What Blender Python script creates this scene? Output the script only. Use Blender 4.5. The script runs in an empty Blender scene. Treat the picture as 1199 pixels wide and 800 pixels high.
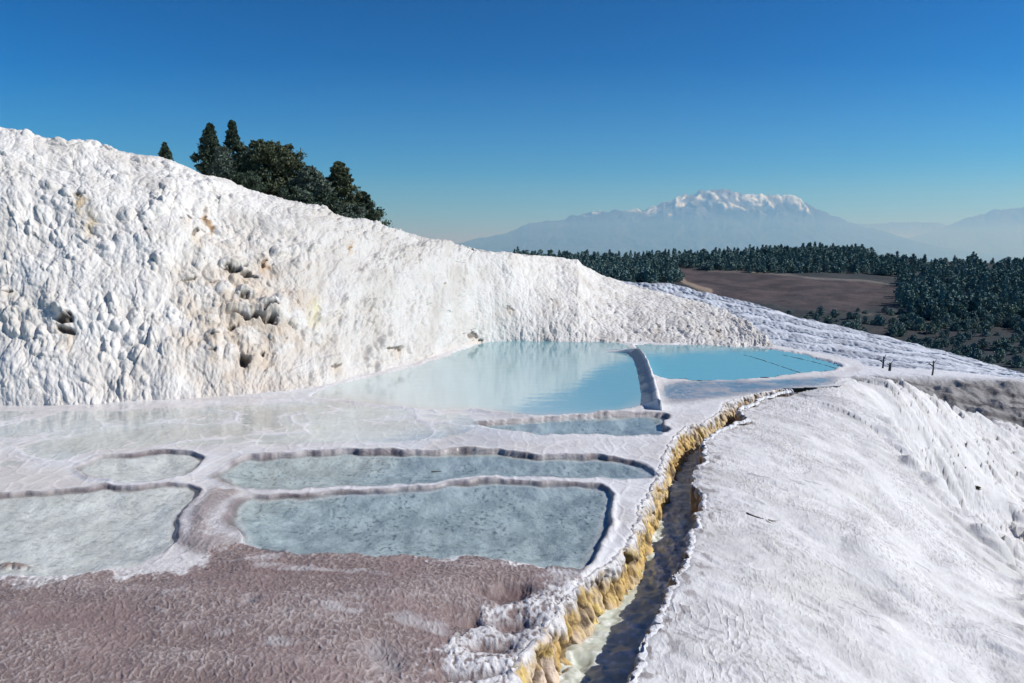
import bpy, math, random
import numpy as np

random.seed(7)
RS = np.random.RandomState(11)
scene = bpy.context.scene
COL = scene.collection

# ------------------------------------------------------------------ camera model
PW, PH, F, EYE, HOR = 1199.0, 800.0, 890.0, 4.0, 300.0
TH = math.atan((PH / 2 - HOR) / F)
CT, ST = math.cos(TH), math.sin(TH)

def ray(px, py):
    u = np.asarray(px, float) - PW / 2
    v = np.asarray(py, float) - PH / 2
    return u, F * CT - v * ST, -F * ST - v * CT

def gp(px, py, z=0.0):
    dx, dy, dz = ray(px, py)
    k = (z - EYE) / dz
    return np.stack([dx * k, dy * k, np.broadcast_to(z, np.shape(dx * k))], -1)

def vp(px, py, D):
    dx, dy, dz = ray(px, py)
    k = D / dy
    return np.stack([dx * k, dy * k, EYE + dz * k], -1)

def proj(P):
    x, y, z = P[..., 0], P[..., 1], P[..., 2] - EYE
    d = y * CT - z * ST
    up = y * ST + z * CT
    return PW / 2 + F * x / d, PH / 2 - F * up / d

# ------------------------------------------------------------------ noise
def _h(ix, iy, s):
    u = np.uint32
    n = ix.astype(u) * u(374761393) + iy.astype(u) * u(668265263) + u((s * 974711) & 0xFFFFFFFF)
    n = (n ^ (n >> u(13))) * u(1274126177)
    n = (n ^ (n >> u(16))) * u(2246822519)
    return ((n ^ (n >> u(15))) & u(0xFFFFFF)).astype(np.float32) / np.float32(16777216.0)

def perlin(x, y, s=0):
    x = np.asarray(x, np.float64); y = np.asarray(y, np.float64)
    x, y = np.broadcast_arrays(x, y)
    ix = np.floor(x).astype(np.int32); iy = np.floor(y).astype(np.int32)
    fx = (x - ix).astype(np.float32); fy = (y - iy).astype(np.float32)
    u = fx * fx * fx * (fx * (fx * 6 - 15) + 10)
    v = fy * fy * fy * (fy * (fy * 6 - 15) + 10)
    def g(ox, oy):
        a = _h(ix + ox, iy + oy, s) * np.float32(6.2831853)
        return np.cos(a) * (fx - ox) + np.sin(a) * (fy - oy)
    a = g(0, 0); b = g(1, 0); c = g(0, 1); d = g(1, 1)
    return ((a + (b - a) * u) * (1 - v) + (c + (d - c) * u) * v) * 1.5

def fbm(x, y, o=4, s=0, gain=0.5, lac=2.03):
    t = 0; a = 1.0
    for i in range(o):
        t = t + a * perlin(x, y, s + i * 17)
        x = x * lac + 3.7; y = y * lac - 1.3; a *= gain
    return t

def worley(x, y, s=0, jit=0.9):
    x, y = np.broadcast_arrays(np.asarray(x, np.float64), np.asarray(y, np.float64))
    ix = np.floor(x).astype(np.int32); iy = np.floor(y).astype(np.int32)
    fx = (x - ix).astype(np.float32); fy = (y - iy).astype(np.float32)
    f1 = np.full(x.shape, 9.0, np.float32); f2 = f1.copy(); idd = np.zeros(x.shape, np.float32)
    for ox in (-1, 0, 1):
        for oy in (-1, 0, 1):
            a = _h(ix + ox, iy + oy, s); b = _h(ix + ox, iy + oy, s + 71)
            dx = ox + 0.5 + (a - 0.5) * jit - fx; dy = oy + 0.5 + (b - 0.5) * jit - fy
            d = dx * dx + dy * dy
            near = d < f1
            f2 = np.where(near, f1, np.minimum(f2, d))
            idd = np.where(near, _h(ix + ox, iy + oy, s + 133), idd)
            f1 = np.where(near, d, f1)
    return np.sqrt(f1), np.sqrt(f2), idd

def sstep(a, b, x):
    t = np.clip((x - a) / (b - a), 0, 1)
    return t * t * (3 - 2 * t)

def mix(a, b, t):
    t = np.asarray(t)
    if np.ndim(a) == 1 or np.ndim(b) == 1 or np.ndim(a) > np.ndim(t):
        t = t[..., None]
    return np.asarray(a) * (1 - t) + np.asarray(b) * t

def chaikin(P, n=2, closed=False):
    P = np.asarray(P, float)
    for _ in range(n):
        if closed:
            Q = np.roll(P, -1, 0)
            P = np.stack([P * .75 + Q * .25, P * .25 + Q * .75], 1).reshape(-1, P.shape[1])
        else:
            a, b = P[:-1], P[1:]
            M = np.stack([a * .75 + b * .25, a * .25 + b * .75], 1).reshape(-1, P.shape[1])
            P = np.concatenate([P[:1], M, P[-1:]])
    return P

def resample(P, n):
    P = np.asarray(P, float)
    s = np.concatenate([[0], np.cumsum(np.linalg.norm(np.diff(P, axis=0), axis=1))])
    t = np.linspace(0, s[-1], n)
    return np.stack([np.interp(t, s, P[:, k]) for k in range(P.shape[1])], 1), t

def segdist(X, Y, P, closed):
    """distance, arc length of nearest point and side (cross) to a polyline"""
    P = np.asarray(P, float)[:, :2]
    A = P if closed else P[:-1]
    B = np.roll(P, -1, 0) if closed else P[1:]
    best = np.full(X.shape, 1e18); arc = np.zeros(X.shape); side = np.zeros(X.shape)
    acc = 0.0
    for a, b in zip(A, B):
        ab = b - a; L2 = ab @ ab + 1e-12
        t = np.clip(((X - a[0]) * ab[0] + (Y - a[1]) * ab[1]) / L2, 0, 1)
        dx = X - a[0] - t * ab[0]; dy = Y - a[1] - t * ab[1]
        d = dx * dx + dy * dy
        m = d < best
        best = np.where(m, d, best)
        arc = np.where(m, acc + t * math.sqrt(L2), arc)
        side = np.where(m, ab[0] * (Y - a[1]) - ab[1] * (X - a[0]), side)
        acc += math.sqrt(L2)
    return np.sqrt(best), arc, side

def segdist_near(X, Y, P, step=10, near=1.0):
    """coarse distance everywhere, exact distance close to a finely wobbling polyline"""
    Pc = np.concatenate([P[::step], P[-1:]])
    d, a, sd_ = segdist(X, Y, Pc, False)
    m = d < near
    x = X[m]; y = Y[m]
    bd = np.full(x.shape, 1e9); bs = np.zeros(x.shape)
    for i in range(0, len(P) - 1, 40):
        Q = P[i:i + 41]
        lo = Q[:, :2].min(0) - near; hi = Q[:, :2].max(0) + near
        k = (x > lo[0]) & (x < hi[0]) & (y > lo[1]) & (y < hi[1])
        if not k.any():
            continue
        dd, _, ss = segdist(x[k], y[k], Q, False)
        b = dd < bd[k]
        t = bd[k]; t[b] = dd[b]; bd[k] = t
        t = bs[k]; t[b] = ss[b]; bs[k] = t
    ok = bd < 1e8
    dm = d[m]; dm[ok] = bd[ok]; d[m] = dm
    sm = sd_[m]; sm[ok] = bs[ok]; sd_[m] = sm
    return d, a, sd_

def inpoly(X, Y, P):
    P = np.asarray(P, float)[:, :2]
    c = np.zeros(X.shape, bool)
    for (x1, y1), (x2, y2) in zip(P, np.roll(P, -1, 0)):
        if y1 == y2:
            continue
        c ^= ((y1 > Y) != (y2 > Y)) & (X < (x2 - x1) * (Y - y1) / (y2 - y1) + x1)
    return c

def sdf(X, Y, P, margin=2.0):
    """negative inside; computed only near the polygon"""
    P = np.asarray(P, float)[:, :2]
    out = np.full(X.shape, 50.0)
    lo = P.min(0) - margin; hi = P.max(0) + margin
    m = (X > lo[0]) & (X < hi[0]) & (Y > lo[1]) & (Y < hi[1])
    if m.any():
        x = X[m]; y = Y[m]
        d, _, _ = segdist(x, y, P, True)
        out[m] = np.where(inpoly(x, y, P), -d, d)
    return out

# ------------------------------------------------------------------ mesh builders
def link(o, parent=None):
    COL.objects.link(o)
    if parent:
        o.parent = parent
    return o

def raw_mesh(name, V, Fc, mat, parent=None, tint=None, smooth=True):
    """V (n,3); Fc (m,k) quads or tris"""
    V = np.asarray(V, np.float32).reshape(-1, 3); Fc = np.asarray(Fc, np.int32)
    me = bpy.data.meshes.new(name)
    k = Fc.shape[1]
    me.vertices.add(len(V)); me.vertices.foreach_set('co', V.ravel())
    me.loops.add(Fc.size); me.loops.foreach_set('vertex_index', Fc.ravel())
    me.polygons.add(len(Fc))
    me.polygons.foreach_set('loop_start', np.arange(0, Fc.size, k, dtype=np.int32))
    me.polygons.foreach_set('use_smooth', np.full(len(Fc), smooth, bool))
    me.update(calc_edges=True)
    if tint is not None:
        T = np.asarray(tint, np.float32).reshape(len(V), -1)
        if T.shape[1] == 3:
            T = np.concatenate([T, np.zeros((len(V), 1), np.float32)], 1)
        at = me.attributes.new('tint', 'FLOAT_COLOR', 'POINT')
        at.data.foreach_set('color', T.ravel())
    me.materials.append(mat)
    o = bpy.data.objects.new(name, me)
    return link(o, parent)

def grid_mesh(name, P, mat, tint=None, keep=None, parent=None, flip=False):
    nu, nv = P.shape[:2]
    I = np.arange(nu * nv).reshape(nu, nv)
    q = np.stack([I[:-1, :-1], I[1:, :-1], I[1:, 1:], I[:-1, 1:]], -1).reshape(-1, 4)
    if flip:
        q = q[:, ::-1]
    V = P.reshape(-1, 3)
    T = None if tint is None else tint.reshape(len(V), -1)
    if keep is not None:
        k = keep.reshape(-1)
        q = q[k[q].all(1)]
        used = np.unique(q)
        remap = np.zeros(len(V), np.int64); remap[used] = np.arange(len(used))
        q = remap[q]; V = V[used]
        if T is not None:
            T = T[used]
    return raw_mesh(name, V, q, mat, parent, T)

def struct(o):
    o['kind'] = 'structure'
    return o

def tag(o, label, cat, group=None):
    o['label'] = label; o['category'] = cat
    if group:
        o['group'] = group
    return o

def empty(name, loc):
    o = bpy.data.objects.new(name, None); o.location = loc
    return link(o)

# ------------------------------------------------------------------ materials
def new_mat(name):
    m = bpy.data.materials.new(name); m.use_nodes = True
    nt = m.node_tree; nt.nodes.clear()
    out = nt.nodes.new('ShaderNodeOutputMaterial')
    return m, nt, out

def N(nt, t, **kw):
    n = nt.nodes.new(t)
    for k, v in kw.items():
        if k in n.inputs.keys():
            n.inputs[k].default_value = v
        else:
            setattr(n, k, v)
    return n

def objcoord(nt):
    return N(nt, 'ShaderNodeTexCoord').outputs['Object']

def tint_mat(name, bump_scales=((9, .03), (40, .008)), var=0.12, rough=0.9, wet_rough=0.10, spec=0.5):
    """colour from the 'tint' attribute, alpha = wetness, noise mottling and bump"""
    m, nt, out = new_mat(name)
    L = nt.links.new
    b = N(nt, 'ShaderNodeBsdfPrincipled')
    at = N(nt, 'ShaderNodeAttribute', attribute_name='tint')
    oc = objcoord(nt)
    n1 = N(nt, 'ShaderNodeTexNoise', Scale=3.0, Detail=8.0, Roughness=0.65); L(oc, n1.inputs['Vector'])
    mr = N(nt, 'ShaderNodeMapRange'); L(n1.outputs['Fac'], mr.inputs['Value'])
    mr.inputs['From Min'].default_value = .3; mr.inputs['From Max'].default_value = .7
    mr.inputs['To Min'].default_value = 1 - var; mr.inputs['To Max'].default_value = 1 + var * .5
    mu = N(nt, 'ShaderNodeVectorMath', operation='SCALE')
    L(at.outputs['Color'], mu.inputs[0]); L(mr.outputs[0], mu.inputs['Scale'])
    L(mu.outputs[0], b.inputs['Base Color'])
    r = N(nt, 'ShaderNodeMapRange'); L(at.outputs['Alpha'], r.inputs['Value'])
    r.inputs['To Min'].default_value = rough; r.inputs['To Max'].default_value = wet_rough
    L(r.outputs[0], b.inputs['Roughness'])
    b.inputs['Specular IOR Level'].default_value = spec
    prev = None
    for sc, dist in bump_scales:
        n = N(nt, 'ShaderNodeTexNoise', Scale=float(sc), Detail=5.0, Roughness=.6); L(oc, n.inputs['Vector'])
        bp = N(nt, 'ShaderNodeBump', Strength=1.0, Distance=float(dist)); L(n.outputs['Fac'], bp.inputs['Height'])
        ws = N(nt, 'ShaderNodeMath', operation='MULTIPLY_ADD'); L(at.outputs['Alpha'], ws.inputs[0]); ws.inputs[1].default_value = -.85; ws.inputs[2].default_value = 1.0
        L(ws.outputs[0], bp.inputs['Strength'])
        if prev:
            L(prev.outputs[0], bp.inputs['Normal'])
        prev = bp
    if prev:
        L(prev.outputs[0], b.inputs['Normal'])
    L(b.outputs[0], out.inputs['Surface'])
    return m

def ripple(nt, scales, L):
    oc = objcoord(nt); prev = None
    for sc, dist, st in scales:
        mp = N(nt, 'ShaderNodeMapping'); mp.inputs['Scale'].default_value = (st, 1, 1); L(oc, mp.inputs['Vector'])
        n = N(nt, 'ShaderNodeTexNoise', Scale=float(sc), Detail=3.0); L(mp.outputs[0], n.inputs['Vector'])
        bp = N(nt, 'ShaderNodeBump', Strength=1.0, Distance=float(dist)); L(n.outputs['Fac'], bp.inputs['Height'])
        if prev:
            L(prev.outputs[0], bp.inputs['Normal'])
        prev = bp
    return prev.outputs[0]

def schlick(nt, nrm, k):
    L = nt.links.new
    lw = N(nt, 'ShaderNodeLayerWeight', Blend=.5); L(nrm, lw.inputs['Normal'])
    pw = N(nt, 'ShaderNodeMath', operation='POWER'); L(lw.outputs['Facing'], pw.inputs[0]); pw.inputs[1].default_value = 5.0
    ma = N(nt, 'ShaderNodeMath', operation='MULTIPLY_ADD'); L(pw.outputs[0], ma.inputs[0]); ma.inputs[1].default_value = k; ma.inputs[2].default_value = .02
    return ma.outputs[0]

def clear_water(name, tintc, scales):
    m, nt, out = new_mat(name); L = nt.links.new
    tr = N(nt, 'ShaderNodeBsdfTransparent'); tr.inputs['Color'].default_value = (*tintc, 1)
    gl = N(nt, 'ShaderNodeBsdfGlossy', Roughness=0.03)
    nrm = ripple(nt, scales, L); L(nrm, gl.inputs['Normal'])
    fr = schlick(nt, nrm, .80)
    mx = N(nt, 'ShaderNodeMixShader'); L(fr, mx.inputs[0]); L(tr.outputs[0], mx.inputs[1]); L(gl.outputs[0], mx.inputs[2])
    L(mx.outputs[0], out.inputs['Surface'])
    return m

def milky_water(name, scales, rough=0.04, gloss=1.0):
    m, nt, out = new_mat(name); L = nt.links.new
    df = N(nt, 'ShaderNodeBsdfDiffuse')
    at = N(nt, 'ShaderNodeAttribute', attribute_name='tint')
    L(at.outputs['Color'], df.inputs['Color'])
    gl = N(nt, 'ShaderNodeBsdfGlossy', Roughness=rough)
    nrm = ripple(nt, scales, L); L(nrm, gl.inputs['Normal'])
    mx = N(nt, 'ShaderNodeMixShader'); L(schlick(nt, nrm, gloss), mx.inputs[0]); L(df.outputs[0], mx.inputs[1]); L(gl.outputs[0], mx.inputs[2])
    L(mx.outputs[0], out.inputs['Surface'])
    return m

def plain(name, col, var=.3, scale=8.0, rough=.85, spec=.3, translucent=0.0):
    m, nt, out = new_mat(name); L = nt.links.new
    b = N(nt, 'ShaderNodeBsdfPrincipled', Roughness=rough)
    b.inputs['Specular IOR Level'].default_value = spec
    n = N(nt, 'ShaderNodeTexNoise', Scale=scale, Detail=4.0); L(objcoord(nt), n.inputs['Vector'])
    cr = N(nt, 'ShaderNodeValToRGB')
    cr.color_ramp.elements[0].position = .3; cr.color_ramp.elements[1].position = .7
    cr.color_ramp.elements[0].color = (*[c * (1 - var) for c in col], 1)
    cr.color_ramp.elements[1].color = (*[c * (1 + var) for c in col], 1)
    L(n.outputs['Fac'], cr.inputs['Fac']); L(cr.outputs['Color'], b.inputs['Base Color'])
    L(b.outputs[0], out.inputs['Surface'])
    return m

M_CLIFF = tint_mat('cliff_travertine', ((9, .022), (34, .010)), .08)
M_GROUND = tint_mat('shelf_travertine', ((14, .02), (60, .008)), .14)
M_SLOPE = tint_mat('slope_travertine', ((6, .03), (30, .008), (90, .003)), .10)
M_BANK = tint_mat('bank_travertine', ((16, .03), (60, .012)), .22)
M_FAR = tint_mat('far_travertine', ((.8, .25), (3.0, .08)), .12)
M_HILL = tint_mat('hill_soil', ((.15, .8), (.6, .3)), .25)
M_POOL = milky_water('milky_turquoise_water', ((1.6, .006, .5), (7, .0022, .6)))
M_PALE = clear_water('pale_clear_water', (.95, .985, .975), ((3.0, .005, .7), (12, .0022, .8)))
M_CLEAR = clear_water('shallow_clear_water', (.895, .95, .95), ((3.5, .005, .7), (14, .0022, .8)))

# ------------------------------------------------------------------ plan curves (traced, put on the z=0 plane)
def W(px_pts, z=0.0, n=2, closed=True):
    a = np.array(px_pts, float)
    return chaikin(gp(a[:, 0], a[:, 1], z), n, closed)

def base_level(Y):
    return 0.08 * sstep(13.2, 17.0, Y)

# channel, left lip and right lip
L_PX = [(520, 1010), (560, 880), (592, 815), (605, 779), (622, 752), (650, 721), (674, 686), (708, 666), (734, 640), (747, 603), (758, 582), (770, 564),
        (772, 549), (780, 532), (791, 514), (804, 502), (824, 499), (841, 490), (845, 478), (860, 470), (884, 464), (908, 459), (925, 458)]
R_PX = [(675, 1010), (712, 880), (728, 830), (736, 800), (741, 777), (758, 741), (770, 717), (779, 688), (799, 670), (806, 643), (810, 627), (814, 612),
        (823, 600), (827, 586), (818, 574), (810, 552), (832, 541), (818, 527), (834, 511), (848, 504), (862, 500), (876, 491), (861, 482), (884, 473), (898, 466), (925, 460)]
LIP_L = chaikin(gp(*np.array(L_PX, float).T), 2)
LIP_R = chaikin(gp(*np.array(R_PX, float).T), 2)
def roughen(C, n, amp, seed):
    C, s_ = resample(C, n)
    tg = np.gradient(C[:, :2], axis=0); tg /= np.linalg.norm(tg, axis=1)[:, None] + 1e-9
    w_ = amp * (fbm(s_ / .55, s_ * 0 + .5, 2, seed) + .75 * fbm(s_ / .17, s_ * 0 + .5, 3, seed + 1))
    C[:, 0] += tg[:, 1] * w_; C[:, 1] -= tg[:, 0] * w_
    return C
LIP_L = roughen(LIP_L, 520, .045, 971)
LIP_R = roughen(LIP_R, 520, .075, 981)
EDGE_TAIL = gp(*np.array([(950, 457.5), (985, 455), (994, 446), (1006, 438), (1014, 431), (1003, 424), (965, 416), (930, 410), (880, 400), (700, 380)], float).T)
SHELF_EDGE = np.concatenate([LIP_L, resample(EDGE_TAIL, 160)[0]])

POOLS = {  # name: (pixel outline, water level rel. z=0, depth, kind)
 'A': ([(352, 466), (400, 452), (450, 440), (520, 420), (560, 402), (600, 398), (700, 400), (738, 404), (752, 413), (760, 430), (764, 455), (762, 472), (752, 481), (700, 488), (630, 489),
        (560, 484), (480, 481), (420, 474), (380, 470)], .065, .8, 'milk'),
 'B': ([(740, 404), (800, 405), (870, 407), (910, 411), (950, 419), (985, 430), (978, 437), (940, 439), (890, 447), (830, 449), (790, 447), (766, 446), (758, 432), (750, 415)], .06, .8, 'milk'),
 'C': ([(545, 501), (580, 496), (620, 492), (700, 488), (768, 487), (784, 491), (769, 501), (786, 508), (762, 516), (700, 514), (620, 510), (570, 506)], .0, .12, 'clear'),
 'D': ([(265, 547), (290, 536), (340, 532), (400, 530), (500, 529), (600, 531), (690, 535), (735, 540), (768, 552), (760, 560), (735, 563), (690, 559), (600, 556), (500, 565), (400, 571),
        (290, 573), (266, 566), (256, 556)], -.03, .13, 'clear'),
 'E': ([(265, 606), (272, 592), (296, 580), (400, 578), (500, 570), (600, 562), (690, 566), (716, 577), (708, 602), (712, 620), (692, 650), (686, 668), (640, 660), (560, 653), (450, 650),
        (370, 652), (330, 645), (287, 638), (277, 624)], -.02, .12, 'clear'),
 'F': ([(82, 549), (120, 535), (180, 531), (243, 531), (247, 540), (222, 553), (200, 561), (150, 566), (100, 559)], -.0, .10, 'clear'),
 'G': ([(-420, 620), (-250, 600), (-80, 588), (0, 581), (60, 575), (150, 569), (236, 567), (243, 576), (213, 600), (205, 620), (212, 634), (180, 650), (140, 668), (60, 674), (0, 676), (-150, 690), (-400, 720)], -.03, .10, 'clear'),
}

# ------------------------------------------------------------------ travertine shelf (ground)
px = np.arange(-520, 1040, 1.25); py = np.concatenate([np.arange(393, 420, .7), np.arange(420, 520, .95), np.arange(520, 680, .52), np.arange(680, 830, .95), np.arange(830, 1150, 4)])
GX, GY = np.meshgrid(px, py, indexing='ij')
g0 = gp(GX, GY)
X, Y = g0[..., 0], g0[..., 1]
wsc = np.clip(Y / 12, .5, 2.2)
WX = X + .05 * fbm(X / .55, Y / .7, 2, 7) + .018 * fbm(X / .22, Y / .3, 3, 6) + .11 * wsc * fbm(X / (1.1 * wsc), Y / (1.1 * wsc), 3, 5)
WY = Y + .07 * fbm(X / .55, Y / .7, 2, 27) + .025 * fbm(X / .22, Y / .3, 3, 26) + .16 * wsc * fbm(X / (1.1 * wsc), Y / (1.1 * wsc), 3, 25)

Z = base_level(Y) + .018 * fbm(X / 1.6, Y / 2.2, 4, 2)
shape = X.shape
WHITE = np.array([.82, .80, .775]); PINK = np.array([.75, .71, .675]); PURP = np.array([.235, .172, .156]); PALE = np.array([.53, .46, .43])
T = mix(WHITE, PINK, sstep(-.25, .5, fbm(X / 2.5, Y / 3.0, 4, 31))[...])
wet = np.full(shape, .25)

# broad shallow films and low rimstone lines on the upper left shelf
zoneL = sstep(455, 480, GY) * (1 - sstep(560, 640, GY)) * (1 - sstep(560, 700, GX))
f1, f2, idd = worley(WX / 2.6 + .5 * perlin(X / 2, Y / 2, 8), WY / 3.4, 42)
rimline = np.exp(-((f2 - f1) / .05) ** 2)
film = sstep(.12, .45, f2 - f1) * (idd > .35)
Z += zoneL * (.012 * rimline - .006 * film)
T = mix(T, np.array([.72, .665, .605]), zoneL * film * .8)
T = mix(T, np.array([.80, .79, .78]), zoneL * rimline * .7)
wet = np.maximum(wet, zoneL * (.55 + .42 * sstep(-.3, .3, fbm(X / 1.6, Y / 2.2, 3, 54))))
# fine ripple terracettes everywhere on the shelf
f1, f2, idd = worley(WX / .34, WY / .62, 77)
tz = sstep(.02, .22, f2 - f1)
Z += (.007 * (1 - tz)) * (GY < 660)
T = T * (1 - .07 * tz * (GY < 660))[..., None]
# wet grey flat in front of the right turquoise pool
flatz = sdf(X, Y, W([(775, 448), (890, 449), (985, 441), (985, 455), (900, 461), (850, 470), (780, 478), (768, 470)]), 1)
fl = 1 - sstep(-.5, .3, flatz)
T = mix(T, mix(np.array([.22, .26, .30]), np.array([.44, .38, .34]), sstep(-.2, .4, fbm(X / 1.2, Y / .8, 4, 91))), fl * .85)
wet = np.maximum(wet, fl * .85)

# purple brown crust of the foreground
crustP = W([(-700, 735), (-300, 705), (0, 684), (100, 680), (200, 672), (268, 640), (330, 640), (450, 648), (560, 652), (640, 660), (686, 669), (640, 694), (580, 715), (530, 745), (500, 790), (470, 850), (420, 1100), (-900, 1100)])
cd = sdf(WX, WY, crustP, 3)
crust = 1 - sstep(-.05, .07, cd + .24 * fbm(X / .5, Y / .7, 6, 61, .65))
bankP = W([(236, 566), (262, 572), (290, 576), (266, 604), (272, 628), (292, 645), (205, 650), (208, 618), (222, 596)])
bd = sdf(WX, WY, bankP, 1.5)
bank = 1 - sstep(-.12, .10, bd + .1 * fbm(X / .4, Y / .5, 3, 67))
fgd = 1 - sstep(-.2, .9, cd - .0)
allfg = sstep(640, 690, GY)
Z += .10 * (1 - sstep(-1.1, .0, cd)) + .05 * (1 - sstep(-.35, .05, bd))
# micro gours: raised pale worm-like rims, darker cells
cw = .075 + .03 * perlin(X / 1.5, Y / 1.5, 9)
mx_, my_ = X + .05 * fbm(X / .16, Y / .2, 2, 3), Y + .07 * fbm(X / .16, Y / .2, 2, 4)
f1, f2, idd = worley(mx_ / .05, my_ / .085, 15)
ridge = np.exp(-((f2 - f1) / .16) ** 2)
f1b, f2b, idb = worley(mx_ / .095, my_ / .16, 16)
ridgeb = np.exp(-((f2b - f1b) / .12) ** 2)
flow = fbm(X / 2.2 + Y / 5, Y / .8, 4, 12)
micro = np.clip(.6 * ridge + .6 * ridgeb, 0, 1.2)
mamp = np.maximum(np.maximum(crust, bank * .6), .45 * sstep(655, 700, GY))
Z += mamp * (.007 * ridge + .009 * ridgeb + .040 * flow + .0045 * fbm(X / .07, Y / .11, 2, 18))
cc = mix(PURP, PALE, np.clip(micro * .95 + .35 * flow - .12, 0, 1))
cc = mix(cc, np.array([.30, .215, .20]), sstep(.0, .5, fbm(X / .9, Y / 1.2, 3, 19)) * .5)
cc = mix(cc, np.array([.50, .46, .45]), sstep(.45, .8, fbm(X / 1.3, Y / .7, 4, 20)) * .8)
T = mix(T, cc, np.maximum(crust, bank * .75))
# white knobbly crust near the channel, with dark hollows
wz = sstep(655, 690, GY) * (1 - crust)
pit = fbm(X / .055, Y / .085, 3, 24) + .45 * fbm(X / .3, Y / .4, 3, 22) + .35 * micro
T = mix(T, mix(np.array([.27, .215, .20]), np.array([.80, .775, .75]), sstep(-.42, .12, pit)), wz)
Z += wz * (.016 * fbm(X / .16, Y / .24, 4, 23) + .010 * np.clip(pit, -.6, .5))
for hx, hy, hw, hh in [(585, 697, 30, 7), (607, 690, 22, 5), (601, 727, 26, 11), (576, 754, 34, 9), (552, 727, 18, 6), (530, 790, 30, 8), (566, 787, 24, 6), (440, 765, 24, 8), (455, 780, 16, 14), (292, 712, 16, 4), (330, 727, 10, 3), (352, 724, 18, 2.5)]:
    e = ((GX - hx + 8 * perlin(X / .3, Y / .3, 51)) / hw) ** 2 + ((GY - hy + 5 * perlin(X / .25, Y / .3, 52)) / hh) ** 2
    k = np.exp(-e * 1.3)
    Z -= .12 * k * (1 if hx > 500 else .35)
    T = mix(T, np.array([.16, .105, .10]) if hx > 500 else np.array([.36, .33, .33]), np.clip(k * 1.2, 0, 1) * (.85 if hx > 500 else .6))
wet = np.where(allfg > .5, .15 + .1 * crust, wet)

water_specs = []
for nm, (pp, zw, dep, kind) in POOLS.items():
    Pw = W(pp)
    d = sdf(WX, WY, Pw, 2.5)
    inside = 1 - sstep(-.03, .025, d)
    sc = 1.0 if nm not in 'AB' else 2.0
    # rim
    rw = np.where(d < .055 * sc, .042, .075) * sc
    rim = np.exp(-((d - .055 * sc) / rw) ** 2) * np.clip(.75 + .9 * fbm(X / 1.3, Y / 1.6, 3, 90), .1, 1.5)
    far = {'E': .032, 'D': .020, 'C': .02, 'F': .02, 'G': .02, 'A': .02, 'B': .03}[nm]
    nearcut = 1.0
    if nm in 'EG':
        nearcut = 1 - sstep(620, 640, GY) * (1 - sstep(0, 1, (GX > 640) * 1.0))
    Z += rim * far * nearcut * (1 + .6 * fbm(X / .9, Y / 1.2, 3, 88) + .15 * perlin(X / .12, Y / .2, 89))
    floor = zw - .03 - dep * sstep(-.02, -.7, d) if False else zw - .03 - dep * (1 - sstep(-.9, -.02, d)) + .02 * fbm(X / .5, Y / .6, 4, 33)
    if nm == 'A':
        floor = zw - .25 * (1 - sstep(-3, -.02, d))
    Z = np.where(d < .3, Z * (1 - inside) + np.minimum(Z, floor) * inside, Z)
    # colours
    face = np.exp(-((d + .012) / .075) ** 2) * np.clip(.85 + .4 * fbm(X / .6, Y / .6, 3, 49), 0, 1)
    if kind == 'clear':
        T = mix(T, np.array([.17, .128, .128]), face * .95 * nearcut)
        T = mix(T, np.array([.80, .79, .785]), np.exp(-((d - .14 * sc) / .07) ** 2) * .55 * nearcut)
        if nm in 'CDE':
            fc = mix(np.array([.40, .435, .425]), np.array([.55, .585, .57]), sstep(-.5, .6, fbm(X / .5, Y / .7, 6, 44, .65)))
            fc = mix(fc, np.array([.13, .15, .145]), sstep(.25, .6, fbm(X / .075, Y / .13, 3, 45)) * sstep(-.5, .4, fbm(X / .8, Y / 1.1, 3, 48)) * .75)
        else:
            fc = mix(np.array([.64, .625, .59]), np.array([.78, .76, .725]), sstep(-.4, .5, fbm(X / .6, Y / .9, 5, 46)))
            fc = mix(fc, np.array([.30, .29, .27]), sstep(.3, .6, fbm(X / .16, Y / .12, 3, 47)) * .5)
        T = mix(T, fc, 1 - sstep(-.20, -.075, d))
        wet = np.where(d < 0, .1, wet)
    water_specs.append((nm, d, zw, kind))
# little crust island at the left edge of the left pool
e = ((GX - 12) / 26) ** 2 + ((GY - 655) / 9) ** 2
k = np.exp(-e * 1.5) * sstep(-.3, .2, fbm(X / .2, Y / .25, 3, 71))
Z += .085 * k; T = mix(T, np.array([.28, .19, .17]), np.clip(k * 1.6, 0, 1))

# keep what lies left of the shelf edge; dive under the bank lip
de, _, side = segdist_near(X, Y, SHELF_EDGE)
right = side < 0
dR = np.where(right, de, -de)
Z -= .03 * sstep(-.10, .02, dR) * (Y < 21.5)
keep = (dR < .03)
T4 = np.concatenate([T, wet[..., None]], -1)
struct(grid_mesh('ground', np.stack([X, Y, Z], -1), M_GROUND, T4, keep))

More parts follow.
